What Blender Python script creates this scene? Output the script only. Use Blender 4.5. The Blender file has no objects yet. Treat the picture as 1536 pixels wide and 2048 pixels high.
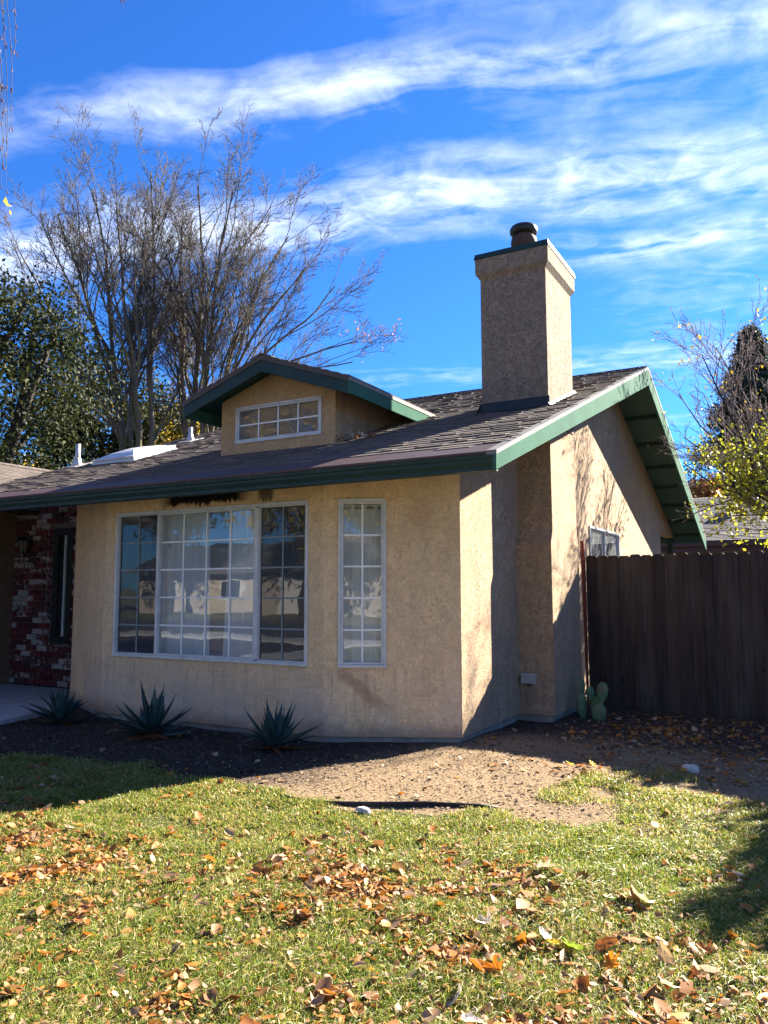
import bpy, math, random
import numpy as np
from mathutils import Vector, Matrix, noise as mnoise

R = math.radians
rng = np.random.default_rng(11)
random.seed(5)
scene = bpy.context.scene
col = scene.collection

# ------------------------------------------------------------------ camera
YAW, PITCH, ROLL, FPX = 29.155, 5.799, 0.112, 1538.6
CAM = Vector((2.911, -6.698, 1.410))
F = Vector((-math.sin(R(YAW))*math.cos(R(PITCH)), math.cos(R(YAW))*math.cos(R(PITCH)), math.sin(R(PITCH))))
RT = Vector((math.cos(R(YAW)), math.sin(R(YAW)), 0)); UP = RT.cross(F)
R2 = RT*math.cos(R(ROLL)) - UP*math.sin(R(ROLL)); U2 = UP*math.cos(R(ROLL)) + RT*math.sin(R(ROLL))
cd = bpy.data.cameras.new('camera'); co = bpy.data.objects.new('camera', cd); col.objects.link(co)
M = Matrix((R2, U2, -F)).transposed().to_4x4(); M.translation = CAM
co.matrix_world = M
cd.sensor_fit = 'VERTICAL'; cd.sensor_height = 32.0; cd.lens = 32.0*FPX/2048.0
cd.clip_start = 0.05; cd.clip_end = 3000
scene.camera = co

# ------------------------------------------------------------------ sun and sky
SUN = Vector((1.0, 2.15, 1.30)).normalized()
SUN_EL = math.asin(SUN.z); SUN_ROT = math.atan2(SUN.x, SUN.y)
sd = bpy.data.lights.new('sun', 'SUN'); so = bpy.data.objects.new('sun', sd); col.objects.link(so)
sd.energy = 5.0; sd.angle = R(0.53); sd.color = (1.0, 0.90, 0.74)
so.rotation_euler = SUN.to_track_quat('Z', 'Y').to_euler(); so.location = (20, 40, 30)
SKY = 0.057
world = bpy.data.worlds.new('World'); scene.world = world; world.use_nodes = True
vs = scene.view_settings
vs.view_transform = 'Standard'; vs.look = 'None'; vs.exposure = 2.8; vs.gamma = 1.0; vs.use_curve_mapping = False
scene.cycles.use_denoising = True
scene.cycles.max_bounces = 8; scene.cycles.transparent_max_bounces = 24
scene.cycles.sample_clamp_indirect = 6.0

class G:
    """small node-graph helper"""
    def __init__(s, tree): s.t = tree; s.n = tree.nodes; s.l = tree.links
    def put(s, sock, v):
        if v is None: return
        if hasattr(v, 'is_output') or isinstance(v, bpy.types.NodeSocket): s.l.new(v, sock)
        else:
            if hasattr(sock.default_value, '__len__') and not hasattr(v, '__len__'): v = [v]*len(sock.default_value)
            if hasattr(v, '__len__') and len(sock.default_value) == 4 and len(v) == 3: v = (*v, 1)
            sock.default_value = v
    def node(s, typ, ins=None, **kw):
        n = s.n.new(typ)
        for k, v in kw.items(): setattr(n, k, v)
        for k, v in (ins or {}).items(): s.put(n.inputs[k], v)
        return n
    def math(s, op, a, b=None, c=None, clamp=False):
        n = s.node('ShaderNodeMath', operation=op, use_clamp=clamp)
        s.put(n.inputs[0], a); s.put(n.inputs[1], b); s.put(n.inputs[2], c)
        return n.outputs[0]
    def vmath(s, op, a, b=None):
        n = s.node('ShaderNodeVectorMath', operation=op); s.put(n.inputs[0], a); s.put(n.inputs[1], b)
        return n.outputs[0]
    def mix(s, f, a, b, blend='MIX'):
        n = s.node('ShaderNodeMix', data_type='RGBA', blend_type=blend)
        s.put(n.inputs[0], f); s.put(n.inputs[6], a); s.put(n.inputs[7], b)
        return n.outputs[2]
    def mapr(s, v, a, b, c=0.0, d=1.0, smooth=False):
        n = s.node('ShaderNodeMapRange', clamp=True)
        if smooth: n.interpolation_type = 'SMOOTHSTEP'
        for i, x in enumerate((v, a, b, c, d)): s.put(n.inputs[i], x)
        return n.outputs[0]
    def noise(s, vec, scale, detail=4, rough=0.55, dist=0.0):
        n = s.node('ShaderNodeTexNoise', {'Vector': vec, 'Scale': scale, 'Detail': detail, 'Roughness': rough, 'Distortion': dist})
        return n.outputs['Fac']
    def scalev(s, vec, sc): return s.vmath('MULTIPLY', vec, sc)

def build_world():
    g = G(world.node_tree); g.n.clear()
    out = g.node('ShaderNodeOutputWorld'); bg = g.node('ShaderNodeBackground')
    sky = g.node('ShaderNodeTexSky', sky_type='NISHITA', sun_disc=False)
    sky.sun_elevation = SUN_EL; sky.sun_rotation = SUN_ROT
    sky.air_density = 1.0; sky.dust_density = 0.25; sky.ozone_density = 4.0; sky.altitude = 300
    tc = g.node('ShaderNodeTexCoord').outputs['Generated']
    sep = g.node('ShaderNodeSeparateXYZ', {0: tc})
    z = g.math('MAXIMUM', sep.outputs[2], 0.05)
    px = g.math('DIVIDE', sep.outputs[0], z); py = g.math('DIVIDE', sep.outputs[1], z)
    # cirrus drawn out along one wind direction, in bands across it
    along = g.math('MULTIPLY_ADD', py, 0.26, g.math('MULTIPLY', px, 0.966))
    b0 = g.math('SUBTRACT', py, g.math('MULTIPLY', px, 0.27))
    v1 = g.node('ShaderNodeCombineXYZ', {0: px, 1: py}).outputs[0]
    wob = g.noise(v1, 1.6, 3, 0.5)
    b = g.math('ADD', b0, g.math('MULTIPLY', g.math('SUBTRACT', wob, 0.5), 0.42))
    def band(c, w):
        t = g.math('DIVIDE', g.math('SUBTRACT', b, c), w)
        return g.math('EXPONENT', g.math('MULTIPLY', g.math('MULTIPLY', t, t), -1.0))
    vs_ = g.node('ShaderNodeCombineXYZ', {0: g.math('MULTIPLY', along, 1.1), 1: g.math('MULTIPLY', b, 5.0), 2: 0.3}).outputs[0]
    wisp = g.noise(vs_, 1.9, 8, 0.56, 0.6)
    puff = g.noise(v1, 7.5, 8, 0.6, 0.4)
    right = g.mapr(px, -0.85, -0.35, 0.0, 1.0, True)
    m1 = g.math('MULTIPLY', g.math('MULTIPLY', band(1.43, 0.105), 0.95), g.mapr(px, -1.45, -0.85, 0.45, 1.0))
    m2 = g.math('MULTIPLY', band(1.95, 0.19), 1.0)
    m3 = g.math('MULTIPLY', g.math('MULTIPLY', band(2.36, 0.15), right), 0.95)
    far = g.mapr(g.noise(g.node('ShaderNodeCombineXYZ', {0: g.math('MULTIPLY', along, 0.25), 1: g.math('MULTIPLY', b, 1.0), 2: 7.0}).outputs[0], 1.0, 2), 0.5, 0.66, 0, 0.8)
    faroff = g.math('MULTIPLY', far, g.math('MAXIMUM', g.mapr(b0, 1.2, 0.7, 0, 1), g.mapr(b0, 2.9, 3.8, 0, 1)))
    base = g.math('MAXIMUM', g.math('MAXIMUM', m1, m2), g.math('MAXIMUM', m3, faroff))
    base = g.math('MAXIMUM', base, g.math('MULTIPLY', right, 0.30))
    tex = g.math('MULTIPLY_ADD', g.mapr(wisp, 0.30, 0.78), 0.75, g.math('MULTIPLY', g.mapr(puff, 0.40, 0.72), 0.40))
    cov = g.math('MULTIPLY', base, tex)
    cov = g.math('MULTIPLY', cov, g.mapr(sep.outputs[2], 0.06, 0.3, 0, 1))
    cov = g.mapr(cov, 0.06, 0.92, 0.0, 0.88)
    lum = g.node('ShaderNodeSeparateColor', {0: sky.outputs[0]})
    cl = g.mix(1.0, (4.1, 4.4, 4.9), g.mapr(puff, 0.3, 0.7, 0.80, 1.12), 'MULTIPLY')
    deep = g.mix(1.0, sky.outputs[0], (0.155, 0.385, 0.71), 'MULTIPLY')
    c = g.mix(cov, deep, cl)
    g.put(bg.inputs[0], c); bg.inputs[1].default_value = SKY
    g.l.new(bg.outputs[0], out.inputs[0])
build_world()

# ------------------------------------------------------------------ materials
MATS = {}
def newmat(name):
    m = bpy.data.materials.new(name); m.use_nodes = True
    g = G(m.node_tree); g.n.clear()
    out = g.node('ShaderNodeOutputMaterial'); MATS[name] = m
    return m, g, out
def pos(g): return g.node('ShaderNodeNewGeometry').outputs['Position']
def var(g):
    """random value of one piece: object random plus a per-piece attribute"""
    a = g.node('ShaderNodeAttribute', attribute_name='rnd').outputs['Fac']
    o = g.node('ShaderNodeObjectInfo').outputs['Random']
    return g.math('FRACT', g.math('ADD', a, o))
def ramp(g, fac, stops):
    n = g.node('ShaderNodeValToRGB', {0: fac}); e = n.color_ramp.elements
    while len(e) < len(stops): e.new(0.5)
    for k, (p, c) in enumerate(stops): e[k].position = p; e[k].color = (*c, 1)
    return n.outputs[0]
def finish(g, out, color, rough=0.8, bump=None, bstr=0.5, bdist=0.01, spec=0.3, metal=0.0, transl=0.0, tcol=None):
    p = g.node('ShaderNodeBsdfPrincipled', {'Base Color': color, 'Roughness': rough, 'Metallic': metal, 'Specular IOR Level': spec})
    if bump is not None:
        bn = g.node('ShaderNodeBump', {'Height': bump, 'Strength': bstr, 'Distance': bdist})
        g.l.new(bn.outputs[0], p.inputs['Normal'])
    sh = p.outputs[0]
    if transl > 0:
        t = g.node('ShaderNodeBsdfTranslucent', {'Color': tcol if tcol is not None else color})
        ms = g.node('ShaderNodeMixShader', {0: transl, 1: sh, 2: t.outputs[0]}); sh = ms.outputs[0]
    g.l.new(sh, out.inputs[0])

def simple(name, c1, c2, scale=6, rough=0.7, bump=0.0, bscale=60, spec=0.3, metal=0.0, lo=0.35, hi=0.65, pv=0.0, bdist=0.004):
    m, g, out = newmat(name); P = pos(g)
    f = g.mapr(g.noise(P, scale, 6, 0.6), lo, hi)
    if pv > 0: f = g.math('ADD', g.math('MULTIPLY', f, 1-pv), g.math('MULTIPLY', var(g), pv))
    c = g.mix(f, c1, c2)
    finish(g, out, c, rough, g.noise(P, bscale, 5) if bump else None, bump, bdist, spec, metal)
    return m

def stucco(name, tan, tan2, grey, greyamt, stains=False, streak=0.0, bstr=0.9):
    m, g, out = newmat(name); P = pos(g)
    big = g.mapr(g.noise(P, 1.1, 5, 0.6), 0.32, 0.68)
    mid = g.mapr(g.noise(P, 5.5, 6, 0.65, 0.6), 0.38, 0.66)
    c = g.mix(big, tan, tan2)
    # smoothed "lace" islands of the trowelled coat against the rough ground coat
    lace = g.mapr(g.noise(P, 11.0, 5, 0.62, 1.6), 0.47, 0.55, 0, 1)
    worm = g.mapr(g.math('ABSOLUTE', g.math('SUBTRACT', g.noise(P, 30.0, 4, 0.6, 1.5), 0.5)), 0.0, 0.05, 1.0, 0.0)
    worm = g.math('MULTIPLY', worm, g.math('SUBTRACT', 1.0, g.math('MULTIPLY', lace, 0.8)))
    fine = g.noise(P, 95, 4, 0.65)
    c = g.mix(g.math('MULTIPLY', mid, 0.5), c, g.mix(1.0, c, (0.80, 0.78, 0.76), 'MULTIPLY'))
    c = g.mix(g.math('MULTIPLY', g.mapr(fine, 0.40, 0.62), 0.42), c, g.mix(1.0, c, (0.60, 0.56, 0.52), 'MULTIPLY'))
    c = g.mix(g.math('MULTIPLY', worm, 0.42), c, g.mix(1.0, c, (0.56, 0.50, 0.46), 'MULTIPLY'))
    c = g.mix(g.math('MULTIPLY', lace, 0.4), c, g.mix(1.0, c, (1.14, 1.12, 1.08), 'MULTIPLY'))
    sv = g.scalev(P, (4.0, 4.0, 0.9))
    st = g.mapr(g.noise(sv, 1.3, 8, 0.66, 0.5), 0.44, 0.70)
    c = g.mix(g.math('MULTIPLY', st, greyamt), c, grey)
    if streak:
        st2 = g.mapr(g.noise(g.scalev(P, (7, 7, 0.8)), 1.2, 7, 0.72), 0.54, 0.72)
        c = g.mix(g.math('MULTIPLY', st2, streak), c, (0.075, 0.062, 0.055))
    if stains:
        sp = g.node('ShaderNodeSeparateXYZ', {0: P})
        x, z = sp.outputs[0], sp.outputs[2]
        # roof tar that ran down the wall under the gutter
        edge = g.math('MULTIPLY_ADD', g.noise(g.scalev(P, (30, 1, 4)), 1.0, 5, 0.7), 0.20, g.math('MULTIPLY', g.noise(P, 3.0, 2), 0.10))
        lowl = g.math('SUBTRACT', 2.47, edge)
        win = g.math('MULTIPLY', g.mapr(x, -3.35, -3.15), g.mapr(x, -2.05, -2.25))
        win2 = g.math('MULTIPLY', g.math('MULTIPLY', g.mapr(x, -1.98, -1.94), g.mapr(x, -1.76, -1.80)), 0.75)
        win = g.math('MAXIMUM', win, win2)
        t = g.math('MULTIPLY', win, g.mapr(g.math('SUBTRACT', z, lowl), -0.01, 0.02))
        # grey tone broken up by noise, stronger towards the bottom of the wall
        gw = g.math('MULTIPLY', g.mapr(z, 0.75, 0.25), g.mapr(g.noise(g.scalev(P, (1.2, 1.2, 0.5)), 1.3, 4), 0.36, 0.60))
        c = g.mix(g.math('MULTIPLY', gw, 0.55), c, (0.48, 0.42, 0.40))
        # pinkish repaired patch
        pk = g.mapr(g.noise(g.scalev(P, (1.0, 1.0, 1.3)), 2.1, 3), 0.60, 0.72)
        c = g.mix(g.math('MULTIPLY', pk, 0.30), c, (0.50, 0.27, 0.19))
        # brown run-off mark slanting down from the narrow window, and drips below the sills
        ax_, az_, bx_, bz_ = -1.03, 0.66, -0.60, 0.27; L_ = math.hypot(bx_-ax_, bz_-az_); dx_, dz_ = (bx_-ax_)/L_, (bz_-az_)/L_
        rx_ = g.math('SUBTRACT', x, ax_); rz_ = g.math('SUBTRACT', z, az_)
        al = g.math('ADD', g.math('MULTIPLY', rx_, dx_), g.math('MULTIPLY', rz_, dz_)); ac = g.math('ABSOLUTE', g.math('SUBTRACT', g.math('MULTIPLY', rx_, dz_), g.math('MULTIPLY', rz_, dx_)))
        ac = g.math('ADD', ac, g.math('MULTIPLY', g.math('SUBTRACT', g.noise(P, 9, 4), 0.5), 0.10))
        run = g.math('MULTIPLY', g.mapr(ac, 0.075, 0.02, 0, 1, True), g.math('MULTIPLY', g.mapr(al, -0.05, 0.05), g.mapr(al, L_+0.05, L_-0.15)))
        c = g.mix(g.math('MULTIPLY', run, 0.55), c, (0.36, 0.20, 0.12))
        dn = g.mapr(g.noise(g.scalev(P, (13, 13, 0.5)), 1.0, 5, 0.7), 0.52, 0.66)
        dm = g.math('MULTIPLY', g.mapr(z, 0.69, 0.66), g.mapr(z, 0.15, 0.62, 0, 1))
        c = g.mix(g.math('MULTIPLY', g.math('MULTIPLY', dn, dm), 0.40), c, (0.26, 0.20, 0.16))
        spl = g.math('MULTIPLY', g.mapr(g.math('ADD', z, g.math('MULTIPLY', g.noise(P, 6, 5, 0.7), -0.22)), 0.10, -0.02), 0.6)
        c = g.mix(spl, c, (0.22, 0.16, 0.12))
        # hairline cracks
        ck = g.node('ShaderNodeTexVoronoi', {'Vector': g.vmath('ADD', P, g.scalev(g.node('ShaderNodeTexNoise', {'Vector': P, 'Scale': 3.0}).outputs['Color'], (0.35, 0.35, 0.35))), 'Scale': 0.9}, feature='DISTANCE_TO_EDGE').outputs['Distance']
        c = g.mix(g.math('MULTIPLY', g.mapr(ck, 0.0045, 0.001), g.mapr(g.noise(P, 1.4, 2), 0.54, 0.64, 0, 0.3)), c, (0.14, 0.10, 0.075))
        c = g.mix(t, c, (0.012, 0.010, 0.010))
    rel = g.math('ADD', g.math('MULTIPLY', g.noise(P, 42, 6, 0.7, 0.8), 1.0), g.math('MULTIPLY', lace, 0.18))
    rel = g.math('SUBTRACT', rel, g.math('MULTIPLY', worm, 0.30))
    finish(g, out, c, 0.92, rel, bstr, 0.022, 0.12)
    return m
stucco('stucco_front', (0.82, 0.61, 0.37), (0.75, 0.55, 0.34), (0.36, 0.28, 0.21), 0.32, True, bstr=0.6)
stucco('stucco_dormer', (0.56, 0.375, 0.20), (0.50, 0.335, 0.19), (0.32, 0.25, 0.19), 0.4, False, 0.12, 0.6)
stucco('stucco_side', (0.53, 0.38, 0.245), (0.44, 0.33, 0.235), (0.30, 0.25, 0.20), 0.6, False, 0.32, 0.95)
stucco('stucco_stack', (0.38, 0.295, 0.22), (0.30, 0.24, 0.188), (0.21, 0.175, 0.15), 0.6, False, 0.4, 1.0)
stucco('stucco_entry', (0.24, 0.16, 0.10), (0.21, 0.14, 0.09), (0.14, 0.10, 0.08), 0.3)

def shingle_mat(name, a, b, c_):
    m, g, out = newmat(name); P = pos(g)
    v = var(g)
    c = ramp(g, v, [(0.0, a), (0.45, b), (0.8, c_), (1.0, a)])
    gr = g.noise(P, 260, 3, 0.7)
    c = g.mix(g.math('MULTIPLY', g.mapr(gr, 0.4, 0.65), 0.5), c, g.mix(1.0, c, (0.45, 0.45, 0.47), 'MULTIPLY'))
    bl = g.mapr(g.noise(P, 0.9, 4), 0.4, 0.65)
    c = g.mix(g.math('MULTIPLY', bl, 0.35), c, g.mix(1.0, c, (0.7, 0.66, 0.66), 'MULTIPLY'))
    finish(g, out, c, 0.93, gr, 0.5, 0.003, 0.15)
shingle_mat('shingle', (0.135, 0.112, 0.102), (0.100, 0.085, 0.080), (0.165, 0.137, 0.122))
shingle_mat('shingle_grey', (0.13, 0.125, 0.13), (0.10, 0.10, 0.105), (0.16, 0.155, 0.155))
simple('roof_deck_top', (0.05, 0.042, 0.040), (0.075, 0.06, 0.056), 8, 0.95)

def paint(name, c1, c2, wear, wamt, rough=0.6, spec=0.3):
    m, g, out = newmat(name); P = pos(g)
    f = g.mapr(g.noise(P, 3.5, 6, 0.6), 0.35, 0.65)
    c = g.mix(f, c1, c2)
    w = g.mapr(g.noise(g.scalev(P, (14, 5, 18)), 1.0, 7, 0.7), 0.60, 0.72)
    c = g.mix(g.math('MULTIPLY', w, wamt), c, wear)
    sp = g.mapr(g.noise(P, 28, 3), 0.70, 0.74)
    c = g.mix(g.math('MULTIPLY', sp, 0.5), c, (0.06, 0.07, 0.06))
    finish(g, out, c, rough, g.noise(P, 45, 5), 0.25, 0.004, spec)
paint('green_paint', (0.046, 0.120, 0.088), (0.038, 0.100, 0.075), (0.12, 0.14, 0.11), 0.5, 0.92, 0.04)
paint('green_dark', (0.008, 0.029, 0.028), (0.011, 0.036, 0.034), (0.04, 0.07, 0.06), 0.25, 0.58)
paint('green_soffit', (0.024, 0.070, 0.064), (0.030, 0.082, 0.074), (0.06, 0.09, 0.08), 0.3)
simple('brown_metal', (0.060, 0.034, 0.030), (0.080, 0.046, 0.040), 5, 0.55, 0.15, 30)
simple('trim_metal', (0.20, 0.195, 0.19), (0.14, 0.135, 0.13), 9, 0.75, 0.1, spec=0.15)
simple('alu_white', (0.52, 0.53, 0.53), (0.40, 0.42, 0.43), 7, 0.4, 0.05, spec=0.5)
simple('muntin_grey', (0.20, 0.23, 0.245), (0.16, 0.185, 0.20), 7, 0.6)
simple('muntin_white', (0.80, 0.81, 0.80), (0.72, 0.73, 0.73), 7, 0.5)
simple('concrete', (0.27, 0.245, 0.215), (0.17, 0.155, 0.14), 4, 0.92, 0.6, 55)
simple('concrete_walk', (0.36, 0.36, 0.37), (0.28, 0.28, 0.29), 3, 0.9, 0.4, 70)
simple('mortar', (0.10, 0.088, 0.082), (0.15, 0.13, 0.12), 12, 0.95, 0.7, 80)
simple('dark_metal', (0.020, 0.024, 0.024), (0.032, 0.034, 0.032), 9, 0.45, 0.1, metal=0.3)
simple('rust_metal', (0.10, 0.045, 0.028), (0.05, 0.03, 0.026), 12, 0.7, 0.3)
simple('galv', (0.46, 0.46, 0.45), (0.34, 0.34, 0.33), 9, 0.45, 0.1, metal=0.4)
simple('grey_plastic', (0.30, 0.33, 0.34), (0.24, 0.26, 0.27), 9, 0.5)
simple('skylight_white', (0.56, 0.57, 0.58), (0.48, 0.49, 0.51), 3, 0.45, spec=0.3)
simple('black_plastic', (0.016, 0.016, 0.018), (0.03, 0.03, 0.032), 12, 0.6)
simple('red_steel', (0.17, 0.034, 0.022), (0.10, 0.026, 0.02), 14, 0.75, 0.2)
simple('interior', (0.30, 0.27, 0.24), (0.26, 0.24, 0.22), 2, 0.9)
simple('stone', (0.55, 0.50, 0.44), (0.38, 0.34, 0.30), 20, 0.9, 0.6, 70)
simple('lamp_glass', (0.10, 0.09, 0.07), (0.14, 0.12, 0.09), 20, 0.2)
simple('asphalt', (0.055, 0.055, 0.057), (0.04, 0.04, 0.042), 2, 0.9, 0.4, 160)
simple('render_pale', (0.34, 0.29, 0.23), (0.29, 0.25, 0.21), 2, 0.9)
simple('paint_white', (0.55, 0.54, 0.52), (0.50, 0.49, 0.47), 3, 0.6)

def brick_mat():
    m, g, out = newmat('brick'); P = pos(g); v = var(g)
    c = ramp(g, v, [(0.0, (0.075, 0.016, 0.018)), (0.35, (0.105, 0.024, 0.024)), (0.62, (0.050, 0.020, 0.022)), (0.85, (0.085, 0.036, 0.034)), (1.0, (0.04, 0.022, 0.026))])
    wv = g.math('FRACT', g.math('MULTIPLY', v, 7.31))
    thr = g.mapr(wv, 0.0, 1.0, 0.74, 0.36)
    wn = g.noise(g.scalev(P, (1.0, 1.0, 1.6)), 16, 6, 0.68)
    w = g.mapr(g.math('SUBTRACT', wn, thr), 0.0, 0.06)
    c = g.mix(g.math('MULTIPLY', w, 0.88), c, g.mix(g.noise(P, 60, 3), (0.36, 0.32, 0.29), (0.24, 0.215, 0.21)))
    finish(g, out, c, 0.92, g.noise(P, 70, 6, 0.7), 0.8, 0.006, 0.12)
brick_mat()

def fence_mat():
    m, g, out = newmat('fence_wood'); P = pos(g); v = var(g)
    gr = g.noise(g.scalev(P, (40, 40, 1.6)), 1.0, 6, 0.65, 0.8)
    c = g.mix(g.mapr(gr, 0.35, 0.68), (0.034, 0.025, 0.022), (0.070, 0.050, 0.041))
    c = g.mix(g.math('MULTIPLY', v, 0.8), c, g.mix(1.0, c, (0.50, 0.52, 0.58), 'MULTIPLY'))
    kn = g.node('ShaderNodeTexVoronoi', {'Vector': g.scalev(P, (6, 6, 2.2)), 'Scale': 1.0}).outputs['Distance']
    c = g.mix(g.mapr(kn, 0.10, 0.05), c, (0.014, 0.010, 0.009))
    fd = g.mapr(g.noise(g.scalev(P, (7, 7, 0.9)), 1.0, 4), 0.48, 0.66)
    c = g.mix(g.math('MULTIPLY', fd, 0.5), c, (0.085, 0.072, 0.064))
    finish(g, out, c, 0.85, gr, 0.5, 0.004, 0.2)
fence_mat()

def soil_mat():
    m, g, out = newmat('soil'); P = pos(g)
    sp = g.node('ShaderNodeSeparateXYZ', {0: P}); x, y = sp.outputs[0], sp.outputs[1]
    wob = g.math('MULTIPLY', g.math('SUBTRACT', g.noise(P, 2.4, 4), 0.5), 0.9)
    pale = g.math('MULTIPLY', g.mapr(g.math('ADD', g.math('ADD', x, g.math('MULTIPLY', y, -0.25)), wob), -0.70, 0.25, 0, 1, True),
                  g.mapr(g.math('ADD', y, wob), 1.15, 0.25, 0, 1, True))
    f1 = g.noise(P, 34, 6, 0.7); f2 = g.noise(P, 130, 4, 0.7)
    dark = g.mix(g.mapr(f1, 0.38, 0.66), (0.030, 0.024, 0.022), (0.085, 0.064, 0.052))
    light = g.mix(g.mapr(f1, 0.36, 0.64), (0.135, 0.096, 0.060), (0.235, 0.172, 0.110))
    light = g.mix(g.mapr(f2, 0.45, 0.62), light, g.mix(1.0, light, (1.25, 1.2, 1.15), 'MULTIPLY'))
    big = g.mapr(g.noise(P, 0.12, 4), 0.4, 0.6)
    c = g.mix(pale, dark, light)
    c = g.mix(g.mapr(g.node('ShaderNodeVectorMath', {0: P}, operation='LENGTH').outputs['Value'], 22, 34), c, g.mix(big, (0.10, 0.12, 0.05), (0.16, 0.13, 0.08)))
    finish(g, out, c, 0.96, g.math('ADD', f1, g.math('MULTIPLY', f2, 0.4)), 0.9, 0.02, 0.08)
soil_mat()
def thatch_mat():
    m, g, out = newmat('thatch'); P = pos(g)
    f = g.noise(P, 60, 6, 0.7)
    c = g.mix(g.mapr(f, 0.35, 0.65), (0.030, 0.044, 0.014), (0.095, 0.090, 0.040))
    finish(g, out, c, 0.95, f, 0.8, 0.02, 0.1)
thatch_mat()

def leafmat(name, stops, rough=0.55, transl=0.45, spec=0.3, tmul=(1.2, 1.15, 0.8)):
    m, g, out = newmat(name); P = pos(g)
    c = ramp(g, var(g), stops)
    c = g.mix(g.math('MULTIPLY', g.mapr(g.noise(P, 90, 4), 0.4, 0.65), 0.35), c, g.mix(1.0, c, (0.6, 0.55, 0.5), 'MULTIPLY'))
    finish(g, out, c, rough, None, spec=spec, transl=transl, tcol=g.mix(1.0, c, tmul, 'MULTIPLY'))
leafmat('grass', [(0.0, (0.080, 0.145, 0.016)), (0.35, (0.135, 0.205, 0.022)), (0.62, (0.205, 0.245, 0.036)), (0.76, (0.32, 0.28, 0.09)), (0.88, (0.45, 0.37, 0.19)), (1.0, (0.36, 0.28, 0.135))], 0.45, 0.42, 0.35)
leafmat('litter', [(0.0, (0.27, 0.095, 0.020)), (0.25, (0.36, 0.145, 0.026)), (0.45, (0.27, 0.145, 0.070)), (0.6, (0.46, 0.33, 0.21)), (0.8, (0.15, 0.066, 0.030)), (1.0, (0.40, 0.20, 0.030))], 0.6, 0.30, 0.3)
leafmat('leaf_orange', [(0.0, (0.46, 0.165, 0.016)), (0.5, (0.43, 0.20, 0.018)), (1.0, (0.38, 0.115, 0.016))], 0.55, 0.4)
leafmat('leaf_brown', [(0.0, (0.22, 0.085, 0.034)), (0.5, (0.30, 0.130, 0.052)), (1.0, (0.17, 0.075, 0.036))], 0.6, 0.3)
leafmat('leaf_tan', [(0.0, (0.36, 0.235, 0.135)), (0.5, (0.46, 0.33, 0.215)), (1.0, (0.31, 0.19, 0.105))], 0.6, 0.25)
leafmat('leaf_pale', [(0.0, (0.66, 0.59, 0.51)), (1.0, (0.56, 0.48, 0.40))], 0.55, 0.2)
leafmat('leaf_green', [(0.0, (0.25, 0.36, 0.02)), (1.0, (0.30, 0.34, 0.03))], 0.4, 0.4)
leafmat('leaf_yellow', [(0.0, (0.70, 0.44, 0.03)), (1.0, (0.62, 0.48, 0.05))], 0.5, 0.45)
leafmat('oak_leaves', [(0.0, (0.013, 0.022, 0.009)), (0.5, (0.024, 0.034, 0.013)), (0.85, (0.042, 0.050, 0.020)), (1.0, (0.058, 0.058, 0.026))], 0.7, 0.22, 0.15)
leafmat('yellow_leaves', [(0.0, (0.30, 0.22, 0.03)), (0.5, (0.40, 0.28, 0.035)), (1.0, (0.16, 0.16, 0.03))], 0.5, 0.45)
leafmat('lime_leaves', [(0.0, (0.24, 0.29, 0.03)), (0.5, (0.40, 0.37, 0.04)), (1.0, (0.15, 0.20, 0.03))], 0.5, 0.5)
leafmat('red_leaves', [(0.0, (0.34, 0.10, 0.05)), (0.5, (0.45, 0.20, 0.05)), (1.0, (0.26, 0.09, 0.06))], 0.5, 0.4)
leafmat('conifer_needles', [(0.0, (0.020, 0.040, 0.026)), (0.6, (0.030, 0.055, 0.036)), (1.0, (0.045, 0.070, 0.046))], 0.6, 0.2)
leafmat('catkin', [(0.0, (0.16, 0.065, 0.05)), (1.0, (0.24, 0.12, 0.08))], 0.7, 0.2)
def chip_mat():
    m, g, out = newmat('chips'); P = pos(g)
    a = g.node('ShaderNodeAttribute', attribute_name='rnd').outputs['Fac']
    c = ramp(g, a, [(0.0, (0.022, 0.017, 0.016)), (0.3, (0.060, 0.044, 0.036)), (0.48, (0.12, 0.088, 0.066)), (0.52, (0.10, 0.070, 0.045)), (0.75, (0.20, 0.148, 0.098)), (1.0, (0.36, 0.29, 0.215))])
    finish(g, out, c, 0.9, None, spec=0.15)
chip_mat()
def bark(name, a, b, moss=None, scale=14):
    m, g, out = newmat(name); P = pos(g)
    f = g.noise(g.scalev(P, (1, 1, 0.25)), scale, 6, 0.7)
    c = g.mix(g.mapr(f, 0.35, 0.65), a, b)
    if moss: c = g.mix(g.math('MULTIPLY', g.mapr(g.noise(P, 1.1, 4), 0.48, 0.6), 0.6), c, moss)
    finish(g, out, c, 0.92, f, 0.8, 0.02, 0.15)
bark('bark_grey', (0.075, 0.066, 0.056), (0.165, 0.145, 0.118), (0.14, 0.125, 0.055))
bark('twig', (0.060, 0.052, 0.046), (0.11, 0.098, 0.086))
bark('bark_dark', (0.022, 0.018, 0.016), (0.06, 0.05, 0.04))
bark('twig_purple', (0.13, 0.10, 0.10), (0.26, 0.215, 0.20))
def agave_mat():
    m, g, out = newmat('agave'); P = pos(g)
    c = g.mix(g.mapr(g.noise(P, 11, 4), 0.35, 0.65), (0.014, 0.042, 0.046), (0.030, 0.075, 0.074))
    c = g.mix(g.math('MULTIPLY', var(g), 0.5), c, (0.020, 0.055, 0.045))
    finish(g, out, c, 0.42, None, spec=0.4)
agave_mat()
simple('agave_spine', (0.03, 0.018, 0.014), (0.05, 0.03, 0.02), 20, 0.5)
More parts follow.
